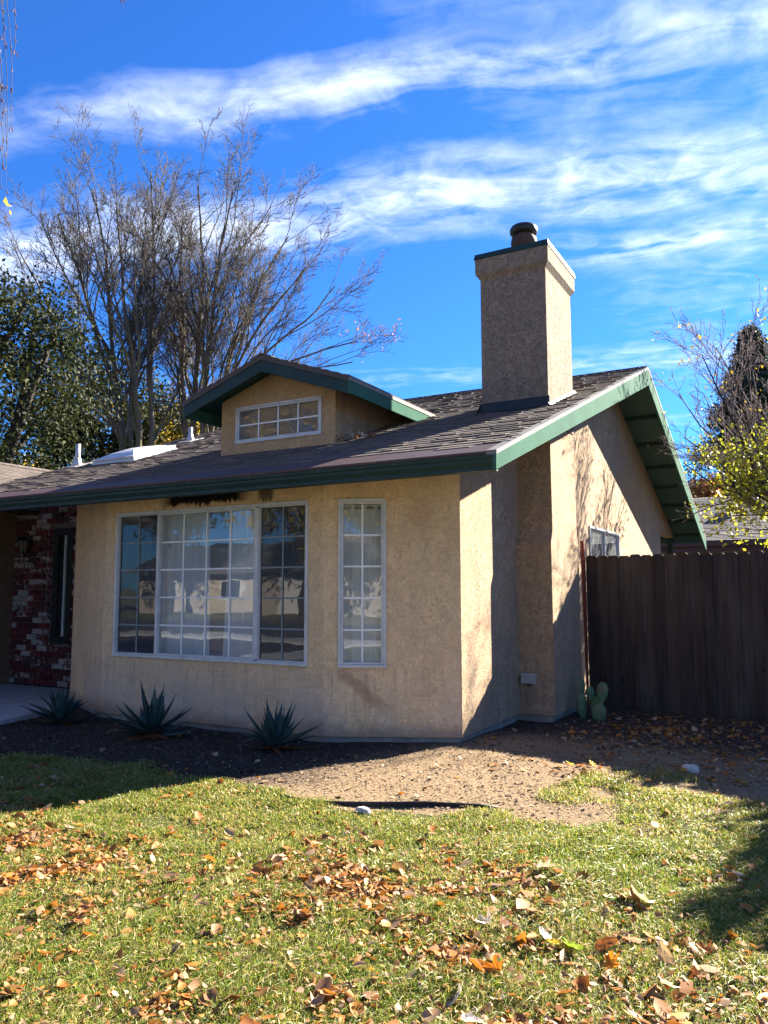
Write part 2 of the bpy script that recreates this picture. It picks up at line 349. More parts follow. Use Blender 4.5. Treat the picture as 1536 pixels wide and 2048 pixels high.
def cactus_mat():
    m, g, out = newmat('cactus'); P = pos(g)
    c = g.mix(g.mapr(g.noise(P, 12, 4), 0.35, 0.65), (0.050, 0.105, 0.052), (0.080, 0.150, 0.070))
    vo = g.node('ShaderNodeTexVoronoi', {'Vector': P, 'Scale': 26}).outputs['Distance']
    c = g.mix(g.mapr(g.noise(P, 7, 4), 0.52, 0.66), c, (0.10, 0.105, 0.055))
    c = g.mix(g.mapr(vo, 0.22, 0.10), c, (0.22, 0.19, 0.11))
    finish(g, out, c, 0.5, g.noise(P, 30, 3), 0.3, 0.004)
cactus_mat()
def curtain_mat(name, c1, transl):
    m, g, out = newmat(name)
    finish(g, out, c1, 0.85, None, spec=0.1, transl=transl)
curtain_mat('curtain_white', (0.80, 0.80, 0.74), 0.25)
curtain_mat('curtain_blue', (0.66, 0.70, 0.74), 0.25)
def glass_mat(name, tint, refl, tmix=None, tcol=None):
    m, g, out = newmat(name)
    fc_ = g.node('ShaderNodeLayerWeight', {0: 0.5}).outputs['Facing']
    fr = g.math('MULTIPLY_ADD', g.math('POWER', fc_, 5.0), 0.5, 0.04)
    fac = g.math('MULTIPLY', fr, refl, clamp=True)
    P = pos(g)
    tr = g.node('ShaderNodeBsdfTransparent', {0: tint}).outputs[0]
    if tmix:
        df = g.node('ShaderNodeBsdfDiffuse', {0: tcol}).outputs[0]
        tr = g.node('ShaderNodeMixShader', {0: tmix, 1: tr, 2: df}).outputs[0]
    bn = g.node('ShaderNodeBump', {'Height': g.noise(P, 1.7, 2), 'Strength': 0.10, 'Distance': 0.02})
    gl = g.node('ShaderNodeBsdfGlossy', {'Color': (0.95, 0.97, 1.0), 'Roughness': 0.015, 'Normal': bn.outputs[0]}).outputs[0]
    ms = g.node('ShaderNodeMixShader', {0: fac, 1: tr, 2: gl})
    g.l.new(ms.outputs[0], out.inputs[0])
glass_mat('glass_clear', (0.92, 0.94, 0.94), 1.25, 0.13, (0.55, 0.58, 0.60))  # diffuse share paints a milky haze over the panes
glass_mat('glass_screen', (0.42, 0.46, 0.49), 0.8, 0.5, (0.075, 0.085, 0.095))
glass_mat('glass_dormer', (0.60, 0.62, 0.62), 1.1, 0.62, (0.20, 0.18, 0.175))

# ------------------------------------------------------------------ mesh helpers
class MB:
    def __init__(s): s.v = []; s.f = []; s.r = []
    def add(s, vs_, fs, rnd=0.0):
        b = len(s.v); s.v.extend([tuple(p) for p in vs_])
        for f in fs: s.f.append(tuple(b+i for i in f)); s.r.append(rnd)
        return s
    def hexa(s, p, rnd=0.0):
        """p: 8 corners, bottom ring then top ring, counter-clockwise seen from above"""
        return s.add(p, [(3, 2, 1, 0), (4, 5, 6, 7), (0, 1, 5, 4), (1, 2, 6, 5), (2, 3, 7, 6), (3, 0, 4, 7)], rnd)
    def box(s, x0, x1, y0, y1, z0, z1, rnd=0.0):
        return s.hexa([(x0, y0, z0), (x1, y0, z0), (x1, y1, z0), (x0, y1, z0), (x0, y0, z1), (x1, y0, z1), (x1, y1, z1), (x0, y1, z1)], rnd)
    def fbox(s, fr, u0, u1, d0, d1, z0, z1, rnd=0.0):
        """box in a wall frame: u along the wall, d outwards, z up"""
        P = lambda u, d, z: fr[0] + fr[1]*u + fr[2]*d + Vector((0, 0, z))
        return s.hexa([P(u0, d1, z0), P(u1, d1, z0), P(u1, d0, z0), P(u0, d0, z0), P(u0, d1, z1), P(u1, d1, z1), P(u1, d0, z1), P(u0, d0, z1)], rnd)
    def prism(s, poly, mapf, t0, t1, rnd=0.0):
        """2-D polygon extruded between t0 and t1; mapf(a, b, t) -> point"""
        n = len(poly)
        vs_ = [mapf(a, b, t0) for a, b in poly] + [mapf(a, b, t1) for a, b in poly]
        fs = [tuple(range(n-1, -1, -1)), tuple(range(n, 2*n))] + [(i, (i+1) % n, n+(i+1) % n, n+i) for i in range(n)]
        return s.add(vs_, fs, rnd)
    def lathe(s, c, prof, n=20, rnd=0.0):
        vs_ = []; fs = []
        for r, z in prof:
            for k in range(n):
                a = 2*math.pi*k/n; vs_.append((c[0]+r*math.cos(a), c[1]+r*math.sin(a), c[2]+z))
        for i in range(len(prof)-1):
            for k in range(n): fs.append((i*n+k, i*n+(k+1) % n, (i+1)*n+(k+1) % n, (i+1)*n+k))
        fs.append(tuple(range(n-1, -1, -1))); fs.append(tuple((len(prof)-1)*n+k for k in range(n)))
        return s.add(vs_, fs, rnd)
    def tube(s, pts, rad, n=6, rnd=0.0):
        pts = [Vector(p) for p in pts]; vs_ = []; fs = []
        for i, p in enumerate(pts):
            t = (pts[min(i+1, len(pts)-1)]-pts[max(i-1, 0)]).normalized()
            a = t.orthogonal().normalized() if i == 0 else (a - t*a.dot(t)).normalized()
            b = t.cross(a); r = rad[i] if hasattr(rad, '__len__') else rad
            for k in range(n):
                an = 2*math.pi*k/n; vs_.append(p + a*(r*math.cos(an)) + b*(r*math.sin(an)))
        for i in range(len(pts)-1):
            for k in range(n): fs.append((i*n+k, i*n+(k+1) % n, (i+1)*n+(k+1) % n, (i+1)*n+k))
        fs.append(tuple(range(n-1, -1, -1))); fs.append(tuple((len(pts)-1)*n+k for k in range(n)))
        return s.add(vs_, fs, rnd)
    def mesh(s, name, mat, smooth=False):
        me = bpy.data.meshes.new(name); me.from_pydata(s.v, [], s.f)
        a = me.attributes.new('rnd', 'FLOAT', 'FACE'); a.data.foreach_set('value', s.r)
        if smooth: me.polygons.foreach_set('use_smooth', [True]*len(s.f))
        me.materials.append(MATS[mat]); me.update()
        return me
    def build(s, name, mat, parent=None, smooth=False, bevel=0.0):
        o = bpy.data.objects.new(name, s.mesh(name, mat, smooth)); col.objects.link(o)
        if parent is not None: o.parent = parent; o.matrix_parent_inverse = Matrix.Translation(-parent.location) if parent.type == 'EMPTY' else Matrix()
        if bevel:
            b = o.modifiers.new('bevel', 'BEVEL'); b.width = bevel; b.segments = 2; b.limit_method = 'ANGLE'
        return o

def npmesh(name, verts, faces_n, faces, mat, rnd=None, smooth=False):
    """fast mesh: verts (N,3), faces (M,k) array"""
    me = bpy.data.meshes.new(name); k = faces.shape[1]; m = len(faces)
    me.vertices.add(len(verts)); me.vertices.foreach_set('co', np.ascontiguousarray(verts, dtype=np.float32).ravel())
    me.loops.add(m*k); me.loops.foreach_set('vertex_index', np.ascontiguousarray(faces, dtype=np.int32).ravel())
    me.polygons.add(m); me.polygons.foreach_set('loop_start', np.arange(0, m*k, k, dtype=np.int32)); me.polygons.foreach_set('loop_total', np.full(m, k, dtype=np.int32))
    if smooth: me.polygons.foreach_set('use_smooth', np.ones(m, dtype=bool))
    me.update(calc_edges=True)
    if rnd is not None:
        a = me.attributes.new('rnd', 'FLOAT', 'FACE'); a.data.foreach_set('value', np.ascontiguousarray(rnd, dtype=np.float32))
    me.materials.append(MATS[mat])
    return me
def link(name, me, parent=None):
    o = bpy.data.objects.new(name, me); col.objects.link(o)
    if parent is not None:
        o.parent = parent; o.matrix_parent_inverse = Matrix.Translation(-parent.location)
    return o
def tag(o, label, cat=None, group=None, kind=None):
    if label: o['label'] = label
    if cat: o['category'] = cat
    if group: o['group'] = group
    if kind: o['kind'] = kind
    return o
def thing(name, label, cat, loc=(0, 0, 0), group=None):
    o = bpy.data.objects.new(name, None); col.objects.link(o); o.location = loc; o.empty_display_size = 0.2
    return tag(o, label, cat, group)
def struct(o): o['kind'] = 'structure'; return o

def inpoly(x, y, poly):
    c = np.zeros(np.shape(x), bool); n = len(poly)
    for i in range(n):
        x1, y1 = poly[i]; x2, y2 = poly[(i+1) % n]
        if y1 == y2: continue
        c ^= ((y1 > y) != (y2 > y)) & (x < (x2-x1)*(y-y1)/(y2-y1)+x1)
    return c
_ph = rng.uniform(0, 6.28, (60, 2)); _dr = rng.uniform(0, 6.28, 60)
def sinnoise(x, y, freq, seed=0, oct_=4):
    """smooth pseudo noise about -1..1 from summed sines"""
    t = 0; amp = 1; tot = 0
    for o in range(oct_):
        for k in range(3):
            i = (seed*7+o*3+k) % 60; a = _dr[i]+seed
            t = t + amp*np.sin(freq*(x*math.cos(a)+y*math.sin(a))+_ph[i, 0]+1.7*np.sin(0.6*freq*(-x*math.sin(a)+y*math.cos(a))+_ph[i, 1]))
            tot += amp
        freq *= 1.93; amp *= 0.55
    return t/tot*1.9
def gz(x, y):
    return 0.018*sinnoise(x, y, 1.5, 3, 4) + 0.006*sinnoise(x, y, 11, 5, 2)*((np.abs(x) < 8) & (np.abs(y) < 8)) - 0.01

# ------------------------------------------------------------------ ground
LAWN = [(-5.2, -2.75), (-3.9, -2.45), (-3.31, -2.36), (-2.39, -2.08), (-1.59, -2.15), (-0.98, -2.26), (-0.67, -2.24), (-0.12, -2.31), (0.19, -2.28), (0.64, -2.09), (1.10, -1.95),
        (1.30, -1.98), (1.59, -1.99), (1.86, -1.77), (1.86, -1.53), (1.66, -1.33), (1.22, -1.45), (1.17, -1.14), (1.34, -0.52), (1.56, -0.07), (2.09, -0.35), (2.30, -0.90), (3.0, -1.0), (6.5, -1.3), (6.5, -11.5), (-5.2, -11.5)]
def ground():
    a = np.concatenate([-np.geomspace(900, 12, 26), np.arange(-11, -7, 0.5), np.arange(-7, 7, 0.08), np.arange(7, 12, 0.5), np.geomspace(12, 900, 26)])
    X, Y = np.meshgrid(a, a, indexing='ij'); Z = gz(X, Y); Z[(np.abs(X) > 60) | (np.abs(Y) > 60)] = -0.05
    n = len(a); V = np.stack([X, Y, Z], -1).reshape(-1, 3)
    i = np.arange(n*n).reshape(n, n)
    Fq = np.stack([i[:-1, :-1], i[1:, :-1], i[1:, 1:], i[:-1, 1:]], -1).reshape(-1, 4)
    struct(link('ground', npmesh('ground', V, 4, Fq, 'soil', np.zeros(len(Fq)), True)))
    # lawn sheet a little above the soil
    xs = np.arange(-5.2, 6.5, 0.06); ys = np.arange(-11.5, 0.1, 0.06)
    X, Y = np.meshgrid(xs, ys, indexing='ij'); Z = gz(X, Y)+0.006
    i = np.arange(X.size).reshape(X.shape)
    Fq = np.stack([i[:-1, :-1], i[1:, :-1], i[1:, 1:], i[:-1, 1:]], -1).reshape(-1, 4)
    cx = X[:-1, :-1].ravel()+0.03; cy = Y[:-1, :-1].ravel()+0.03
    keep = inpoly(cx+0.05*np.sin(cy*9), cy+0.05*np.sin(cx*11), LAWN) & (cy < np.where(cx < 2.2, -1.95, -1.5)+0.15*np.sin(cx*5))
    Fq = Fq[keep]; used, inv = np.unique(Fq, return_inverse=True)
    V = np.stack([X, Y, Z], -1).reshape(-1, 3)[used]
    struct(link('lawn', npmesh('lawn', V, 4, inv.reshape(-1, 4), 'thatch', np.zeros(len(Fq)), True)))
ground()
mb = MB(); mb.prism([(-7.64, 0.72), (-7.64, -9.5), (-6.6, -9.5), (-5.55, -3.0), (-4.70, -1.40), (-5.05, -0.30), (-5.47, 0.03), (-5.47, 0.72)], lambda a, b, t: (a, b, t), -0.05, 0.045)
struct(mb.build('entry_path', 'concrete_walk', bevel=0.01))
mb = MB(); mb.box(-80, 80, -13.2, -11.7, -0.05, 0.04); struct(mb.build('pavement', 'concrete_walk'))
mb = MB(); mb.box(-80, 80, -13.38, -13.205, -0.1, 0.035); struct(mb.build('kerb', 'concrete'))
mb = MB(); mb.box(-120, 120, -22.0, -13.385, -0.12, -0.04 + 0.035); struct(mb.build('road', 'asphalt'))

# ------------------------------------------------------------------ house
SL = 0.3548; YE = -1.187; YR = 5.441; ZE = 2.472; YB = 11.89
def zroof(y): return ZE + SL*(y-YE) if y <= YR else ZE + SL*(YR-YE) - SL*(y-YR)
XL, XR = -7.05, 0.80
house = thing('house', 'tan stucco single-storey house with green trim, brown shingle roof and bay window', 'house', (-3.5, 3.0, 0.0))
def frame(p0, p1):
    """wall frame from plan points, outward = right-hand side walking p0 -> p1"""
    a = Vector((*p0, 0)); d = Vector((*p1, 0))-a; L = d.length; d.normalize()
    return (a, d, Vector((d.y, -d.x, 0)), L)
def wall(name, fr, u0, u1, zb, ztop, openings, mat, thick=0.16, parent=house):
    us = sorted({u0, u1, *[o[0] for o in openings], *[o[1] for o in openings]}); zs = sorted({zb, *[o[2] for o in openings], *[o[3] for o in openings]})
    if callable(ztop):
        us = sorted(set(us) | {u0+(u1-u0)*k/12 for k in range(13)})
        zt = ztop
    else: zt = lambda u: ztop
    nz = len(zs)
    zz = lambda i, u: zs[i] if i < nz else zt(u)
    P = lambda u, d, z: fr[0]+fr[1]*u+fr[2]*d+Vector((0, 0, z))
    solid = lambda i, j: 0 <= i < len(us)-1 and 0 <= j < nz and not any(o[0]-1e-6 < (us[i]+us[i+1])/2 < o[1]+1e-6 and o[2] < (zs[j]+(zs[j+1] if j+1 < nz else zs[j]+.1))/2 < o[3] for o in openings)
    m = MB()
    for i in range(len(us)-1):
        for j in range(nz):
            if not solid(i, j): continue
            a, b = us[i], us[i+1]
            q = lambda d: [P(a, d, zz(j, a)), P(b, d, zz(j, b)), P(b, d, zz(j+1, b)), P(a, d, zz(j+1, a))]
            o_, k_ = q(0), q(-thick)
            m.add(o_, [(0, 1, 2, 3)]); m.add(k_, [(3, 2, 1, 0)])
            for (x, y), nb in (((0, 1), (i, j-1)), ((1, 2), (i+1, j)), ((2, 3), (i, j+1)), ((3, 0), (i-1, j))):
                if not solid(*nb): m.add([o_[x], k_[x], k_[y], o_[y]], [(0, 1, 2, 3)])
    return m.build(name, mat, parent)
C0 = (0.0, 0.0); B1 = (-1.165, -0.566); B2 = (-4.159, -0.566); B3 = (-5.427, 0.05)
ZB = 0.055
under = lambda fr: (lambda u: zroof((fr[0]+fr[1]*u).y)-0.075)
WZ0, WZ1 = 0.691, 2.279
fr_mid = frame(B2, B1); fr_right = frame(B1, C0); fr_left = frame(B3, B2); fr_side = frame(C0, (0.0, 1.75))
LM, LRt = fr_mid[3], fr_right[3]
MX0, MX1 = 0.183, 2.811          # middle window in u of fr_mid (measured from B2)
wu0, wu1 = -3.976+4.159, -1.348+4.159
nu0, nu1 = LRt-1.156, LRt-0.705
wall('front_wall', fr_mid, 0, LM, ZB, under(fr_mid), [(wu0, wu1, WZ0, WZ1)], 'stucco_front')
wall('front_wall', fr_right, 0, LRt, ZB, under(fr_right), [(nu0, nu1, WZ0, WZ1)], 'stucco_front')
wall('front_wall', fr_left, 0, fr_left[3], ZB, under(fr_left), [], 'stucco_front')
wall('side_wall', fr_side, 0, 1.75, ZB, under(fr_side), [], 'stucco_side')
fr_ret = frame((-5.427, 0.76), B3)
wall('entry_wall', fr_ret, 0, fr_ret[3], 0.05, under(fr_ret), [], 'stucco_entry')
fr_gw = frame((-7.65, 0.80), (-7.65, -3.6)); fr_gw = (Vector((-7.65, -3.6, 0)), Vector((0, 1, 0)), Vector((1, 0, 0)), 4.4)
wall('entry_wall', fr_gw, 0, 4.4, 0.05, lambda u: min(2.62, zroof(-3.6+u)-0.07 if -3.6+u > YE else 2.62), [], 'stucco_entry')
# gable side wall with a small sliding window and the patio opening
fr_gab = frame((0.20, 2.55), (0.20, 11.45))
GW = (4.02-2.55, 5.87-2.55, 1.15, 2.295)
wall('gable_wall', fr_gab, 0, 9.72-2.55, ZB, lambda u: zroof(2.55+u)-0.075, [GW], 'stucco_side')
wall('patio_header', fr_gab, 9.72-2.55, 11.45-2.55, 2.56, lambda u: max(2.57, zroof(2.55+u)-0.075), [], 'stucco_side')
mb = MB(); mb.box(0.08, 0.19, 11.30, 11.42, 0.0, 2.55); mb.build('patio_post', 'green_dark', house)
mb = MB(); mb.box(-6.9, 0.03, 9.55, 9.71, 0.0, 3.1); mb.build('back_wall', 'stucco_entry', house)
# concrete stem wall showing under the stucco
mb = MB()
foot = [(-5.40, 0.075), (-4.15, -0.535), (-1.172, -0.535), (-0.035, 0.02), (-0.03, 1.62), (0.355, 1.63), (0.36, 2.70), (0.17, 2.72), (0.17, 9.7), (-5.4, 9.7)]
mb.prism(foot, lambda a, b, t: (a, b, t), -0.15, ZB+0.01); mb.build('foundation', 'concrete', house)
# room behind the bay window
inn = [(-5.20, 0.12), (-4.10, -0.385), (-1.21, -0.385), (-0.18, 0.12), (-0.18, 3.6), (-5.2, 3.6)]
mb = MB(); n = len(inn)
mb.prism(inn, lambda a, b, t: (a, b, t), 0.10, 0.14); mb.build('room_floor', 'interior', house)
mb = MB(); mb.prism(inn, lambda a, b, t: (a, b, t), 2.40, 2.44); mb.build('room_ceiling', 'interior', house)
mb = MB(); mb.box(-5.3, -0.17, 3.6, 3.7, 0.1, 2.44); mb.box(-5.30, -5.2, 0.2, 3.6, 0.1, 2.44); mb.box(-0.178, -0.165, 0.15, 3.6, 0.1, 2.44); mb.build('room_wall', 'interior', house)

# brick veneer by the entry: every brick a piece
def brick_wall():
    m = MB(); m.box(-7.64, -5.43, 0.775, 0.95, 0.05, 3.12)
    sw = (-6.74, -6.345, 0.66, 2.31)
    bw = MB()
    fr = (Vector((0, 0.775, 0)), Vector((1, 0, 0)), Vector((0, -1, 0)), 1)
    w = wall('brick_wall', fr, -7.64, -5.43, 0.05, lambda u: zroof(0.78)-0.08, [sw], 'mortar', 0.14)
    lens = [0.226, 0.200, 0.212]
    meshes = [MB().box(-l/2, l/2, -0.030, 0.02, 0.0, 0.070).mesh('brick', 'brick') for l in lens] + [MB().box(-0.054, 0.054, -0.030, 0.02, 0.0, 0.070).mesh('brick', 'brick')]
    cnt = 0; rr = random.Random(3)
    for k in range(33):
        z = 0.06+k*0.0805
        if z > 2.66: break
        x = -7.63 + (0.0 if k % 2 else -0.118)
        while x < -5.95 and cnt < 300:
            l = 0.226; x0, x1 = x, x+l
            x += 0.236
            if x1 < -7.60: continue
            if z+0.07 > sw[2]-0.01 and z < sw[3]+0.01 and x1 > sw[0]-0.005 and x0 < sw[1]+0.005:
                # half bricks up to the jamb
                if x0 < sw[0]-0.12: x0_, me = sw[0]-0.012-0.054-0.05, meshes[3]; cx = sw[0]-0.062
                elif x1 > sw[1]+0.12: me = meshes[3]; cx = sw[1]+0.062
                else: continue
            elif x0 < -7.63: me = meshes[3]; cx = x1-0.054
            else: me = rr.choice(meshes[:3]); cx = (x0+x1)/2
            o = bpy.data.objects.new('brick', me); col.objects.link(o); o.parent = w
            o.matrix_parent_inverse = Matrix()
            o.location = Vector((cx, 0.775-0.006+rr.uniform(-0.006, 0.004), z+rr.uniform(-0.003, 0.003))) - house.location*0
            o.rotation_euler = (rr.uniform(-.02, .02), rr.uniform(-.012, .012), rr.uniform(-.02, .02))
            cnt += 1
    return sw
sw = brick_wall()

def window(name, label, fr, u0, u1, z0, z1, sections, fw=0.028, mat='alu_white', proud=0.018, mside=0.004):
    """sections: (ua, ub, columns, rows, glass, muntins in front of the glass?)"""
    w = MB()
    w.fbox(fr, u0-0.004, u1+0.004, -0.085, proud, z1-fw, z1+0.004); w.fbox(fr, u0-0.004, u1+0.004, -0.085, proud+0.006, z0-0.004, z0+fw)
    w.fbox(fr, u0-0.004, u0+fw, -0.085, proud-0.002, z0+fw, z1-fw); w.fbox(fr, u1-fw, u1+0.004, -0.085, proud-0.002, z0+fw, z1-fw)
    win = w.build(name, mat, house, bevel=0.003); win['label'] = label
    for (a, b, nc, nr, glass, front) in sections:
        a2, b2 = max(a, u0+fw), min(b, u1-fw); s = 0.022 if front else 0.013
        f = MB(); dd = (-0.055, proud-0.008) if front else (-0.045, 0.004)
        f.fbox(fr, a2, b2, *dd, z1-fw-s, z1-fw-0.001); f.fbox(fr, a2, b2, *dd, z0+fw+0.001, z0+fw+s)
        f.fbox(fr, a2, a2+s, dd[0], dd[1]-0.002, z0+fw+s, z1-fw-s); f.fbox(fr, b2-s, b2, dd[0], dd[1]-0.002, z0+fw+s, z1-fw-s)
        f.build('sash', mat, win, bevel=0.002)
        ga, gb, gc, gd = a2+s, b2-s, z0+fw+s, z1-fw-s
        p = MB(); p.fbox(fr, ga-0.004, gb+0.004, -0.026, -0.022, gc-0.004, gd+0.004); p.build('pane', glass, win)
        d = (-0.0205, -0.0145); mm = 'muntin_white' if front else 'muntin_grey'  # grey bars: dimming behind the screen is put into their colour
        for k in range(1, nc):
            u = ga+(gb-ga)*k/nc; m = MB(); m.fbox(fr, u-0.008, u+0.008, d[0]+0.001, d[1]+0.001, gc, gd); m.build('muntin', mm, win)
        for k in range(1, nr):
            z = gc+(gd-gc)*k/nr; m = MB(); m.fbox(fr, ga, gb, *d, z-0.008, z+0.008); m.build('muntin', mm, win)
    return win
ux = lambda x: x+4.159
wm = window('bay_window', 'wide three-part bay window with white grids', fr_mid, wu0, wu1, WZ0, WZ1,
       [(wu0, ux(-3.335), 2, 5, 'glass_screen', False), (ux(-3.325), ux(-1.985), 4, 5, 'glass_clear', True), (ux(-1.950), wu1, 2, 5, 'glass_screen', False)])
for x in (-3.331, -1.968):
    m = MB(); hw = 0.014 if x < -3 else 0.022
    m.fbox(fr_mid, ux(x)-hw, ux(x)+hw, -0.05, 0.014, WZ0+0.04, WZ1-0.04); m.build('mullion', 'alu_white', wm, bevel=0.002)
window('narrow_window', 'narrow window with white curtain beside the bay', fr_right, nu0, nu1, WZ0, WZ1, [(nu0, nu1, 2, 5, 'glass_clear', True)], fw=0.024)
window('gable_window', 'small sliding window above the fence', fr_gab, *GW, [(GW[0], (GW[0]+GW[1])/2, 1, 1, 'glass_clear', False), ((GW[0]+GW[1])/2, GW[1], 1, 1, 'glass_clear', False)])
fr_br = (Vector((0, 0.775, 0)), Vector((1, 0, 0)), Vector((0, -1, 0)), 1)
ws = window('sidelight_window', 'narrow dark-framed window in the brick wall', fr_br, *sw, [(sw[0], sw[1], 1, 1, 'glass_screen', False)], fw=0.10, mat='dark_metal', proud=0.045)
m = MB(); m.fbox(fr_br, -6.535, -6.505, -0.02, 0.02, sw[2]+0.10, sw[3]-0.10); m.build('glazing_bar', 'alu_white', ws)
mb = MB(); mb.box(-7.0, -6.0, 1.3, 1.32, 0.3, 2.5); mb.build('room_wall', 'interior', house)

# ---- chimney
mb = MB()
secs = [(ZB, 1.600, 2.72, 0.392), (1.94, 1.600, 2.72, 0.392), (2.07, 1.670, 2.665, 0.390), (3.30, 1.655, 2.670, 0.390)]
for (za, ya, yb, xa), (zc, yc, yd, xc) in zip(secs, secs[1:]):
    mb.add([(-0.3, ya, za), (xa, ya, za), (xa, yb, za), (-0.3, yb, za), (-0.3, yc, zc), (xc, yc, zc), (xc, yd, zc), (-0.3, yd, zc)],
           [(0, 1, 5, 4), (1, 2, 6, 5), (2, 3, 7, 6)])
mb.add([(-0.3, 1.6, ZB), (0.392, 1.6, ZB), (0.392, 2.72, ZB), (-0.3, 2.72, ZB)], [(3, 2, 1, 0)])
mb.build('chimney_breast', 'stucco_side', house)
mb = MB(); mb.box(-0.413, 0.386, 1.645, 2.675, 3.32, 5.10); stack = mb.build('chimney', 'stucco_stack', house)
mb = MB()
c0 = [(-0.413, 1.645), (0.386, 1.645), (0.386, 2.675), (-0.413, 2.675)]
def ring(d, z): return [(-0.413-d, 1.645-d, z), (0.386+d, 1.645-d, z), (0.386+d, 2.675+d, z), (-0.413-d, 2.675+d, z)]
prof = [ring(0.0, 5.10), ring(0.046, 5.165), ring(0.048, 5.375), ring(0.0, 5.38)]
for a, b in zip(prof, prof[1:]): mb.add(a+b, [(0, 1, 5, 4), (1, 2, 6, 5), (2, 3, 7, 6), (3, 0, 4, 7)])
mb.add(prof[-1], [(0, 1, 2, 3)]); mb.build('crown', 'stucco_stack', stack)
mb = MB(); mb.box(-0.468, 0.441, 1.59, 2.73, 5.345, 5.352); mb.hexa([(-0.472, 1.586, 5.353), (0.445, 1.586, 5.353), (0.445, 2.734, 5.353), (-0.472, 2.734, 5.353), (-0.46, 1.60, 5.413), (0.434, 1.60, 5.413), (0.434, 2.722, 5.413), (-0.46, 2.722, 5.413)])
mb.build('chimney_cap', 'green_dark', stack)
fc = (0.02, 2.0, 5.47)
mb = MB(); mb.lathe(fc, [(0.125, -0.07), (0.125, 0.08), (0.15, 0.11), (0.158, 0.15), (0.150, 0.20), (0.11, 0.24), (0.11, 0.27)], 24); mb.build('flue_pipe', 'rust_metal', stack, True)
mb = MB(); mb.lathe(fc, [(0.10, 0.245), (0.150, 0.25), (0.166, 0.275), (0.168, 0.315), (0.150, 0.345), (0.08, 0.362), (0.01, 0.366)], 28); mb.build('rain_cap', 'dark_metal', stack, True)
# flashing where the stack leaves the roof
mb = MB()
mb.hexa([(-0.44, 1.50, zroof(1.50)+0.012), (0.41, 1.50, zroof(1.50)+0.012), (0.41, 1.64, zroof(1.64)+0.012), (-0.44, 1.64, zroof(1.64)+0.012), (-0.43, 1.615, zroof(1.50)+0.05), (0.40, 1.615, zroof(1.50)+0.05), (0.40, 1.64, zroof(1.64)+0.12), (-0.43, 1.64, zroof(1.64)+0.12)])
mb.hexa([(0.387, 1.60, zroof(1.6)), (0.43, 1.60, zroof(1.6)), (0.43, 2.72, zroof(2.72)), (0.387, 2.72, zroof(2.72)), (0.387, 1.60, zroof(1.6)+0.05), (0.394, 1.60, zroof(1.6)+0.045), (0.394, 2.72, zroof(2.72)+0.045), (0.387, 2.72, zroof(2.72)+0.05)])
mb.build('flashing', 'dark_metal', stack)

# ---- roof deck
def slab(m, x0, x1, ya, za, yb, zb_, th):
    m.hexa([(x0, ya, za-th), (x1, ya, za-th), (x1, yb, zb_-th), (x0, yb, zb_-th), (x0, ya, za), (x1, ya, za), (x1, yb, zb_), (x0, yb, zb_)])
mb = MB()
slab(mb, XL, XR-0.012, YE+0.02, zroof(YE+0.02)-0.014, YR, zroof(YR)-0.014, 0.055)
slab(mb, XL, XR-0.012, YR+0.001, zroof(YR)-0.014, YB, zroof(YB)-0.014, 0.055)
roof = mb.build('roof', 'roof_deck_top', house)
# painted boards on the underside
mb = MB()
slab(mb, XL+0.01, XR-0.02, YE+0.05, zroof(YE+0.05)-0.0705, YR-0.03, zroof(YR-0.03)-0.0705, 0.012)
slab(mb, XL+0.01, XR-0.02, YR+0.03, zroof(YR+0.03)-0.0705, YB-0.02, zroof(YB-0.02)-0.0705, 0.012)
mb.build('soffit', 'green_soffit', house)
# lookouts under the gable overhang
for y in [0.75, 3.6, 4.6, 6.6, 7.45, 8.3, 9.1, 9.9, 10.65, 11.35]:
    m = MB(); z = zroof(y)-0.084; s_ = SL if y < YR else -SL
    m.hexa([(0.23, y-0.022, z-0.062-s_*0.022), (0.785, y-0.022, z-0.062-s_*0.022), (0.785, y+0.022, z-0.062+s_*0.022), (0.23, y+0.022, z-0.062+s_*0.022),
            (0.23, y-0.022, z-s_*0.022), (0.785, y-0.022, z-s_*0.022), (0.785, y+0.022, z+s_*0.022), (0.23, y+0.022, z+s_*0.022)])
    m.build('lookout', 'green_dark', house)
# rake boards on the gable and their metal edge
def rake(ya, yb, name):
    bot = lambda y: (2.335+(y+1.16)*0.3348 if y <= YR else 4.545-(y-YR)*0.352)
    m = MB(); x0, x1 = XR-0.012, XR+0.022
    m.hexa([(x0, ya, bot(ya)), (x1, ya, bot(ya)), (x1, yb, bot(yb)), (x0, yb, bot(yb)), (x0, ya, zroof(ya)-0.022), (x1, ya, zroof(ya)-0.022), (x1, yb, zroof(yb)-0.022), (x0, yb, zroof(yb)-0.022)])
    b = m.build(name, 'green_paint', house, bevel=0.004)
    m = MB(); x0, x1 = XR-0.06, XR+0.027
    m.hexa([(x0, ya, zroof(ya)-0.0215), (x1, ya, zroof(ya)-0.0215), (x1, yb, zroof(yb)-0.0215), (x0, yb, zroof(yb)-0.0215), (x0, ya, zroof(ya)+0.012), (x1, ya, zroof(ya)+0.012), (x1, yb, zroof(yb)+0.012), (x0, yb, zroof(yb)+0.012)])
    m.build('metal_edge', 'trim_metal', b)
rake(YE, YR-0.001, 'rake_board'); rake(YR+0.001, YB, 'rake_board')
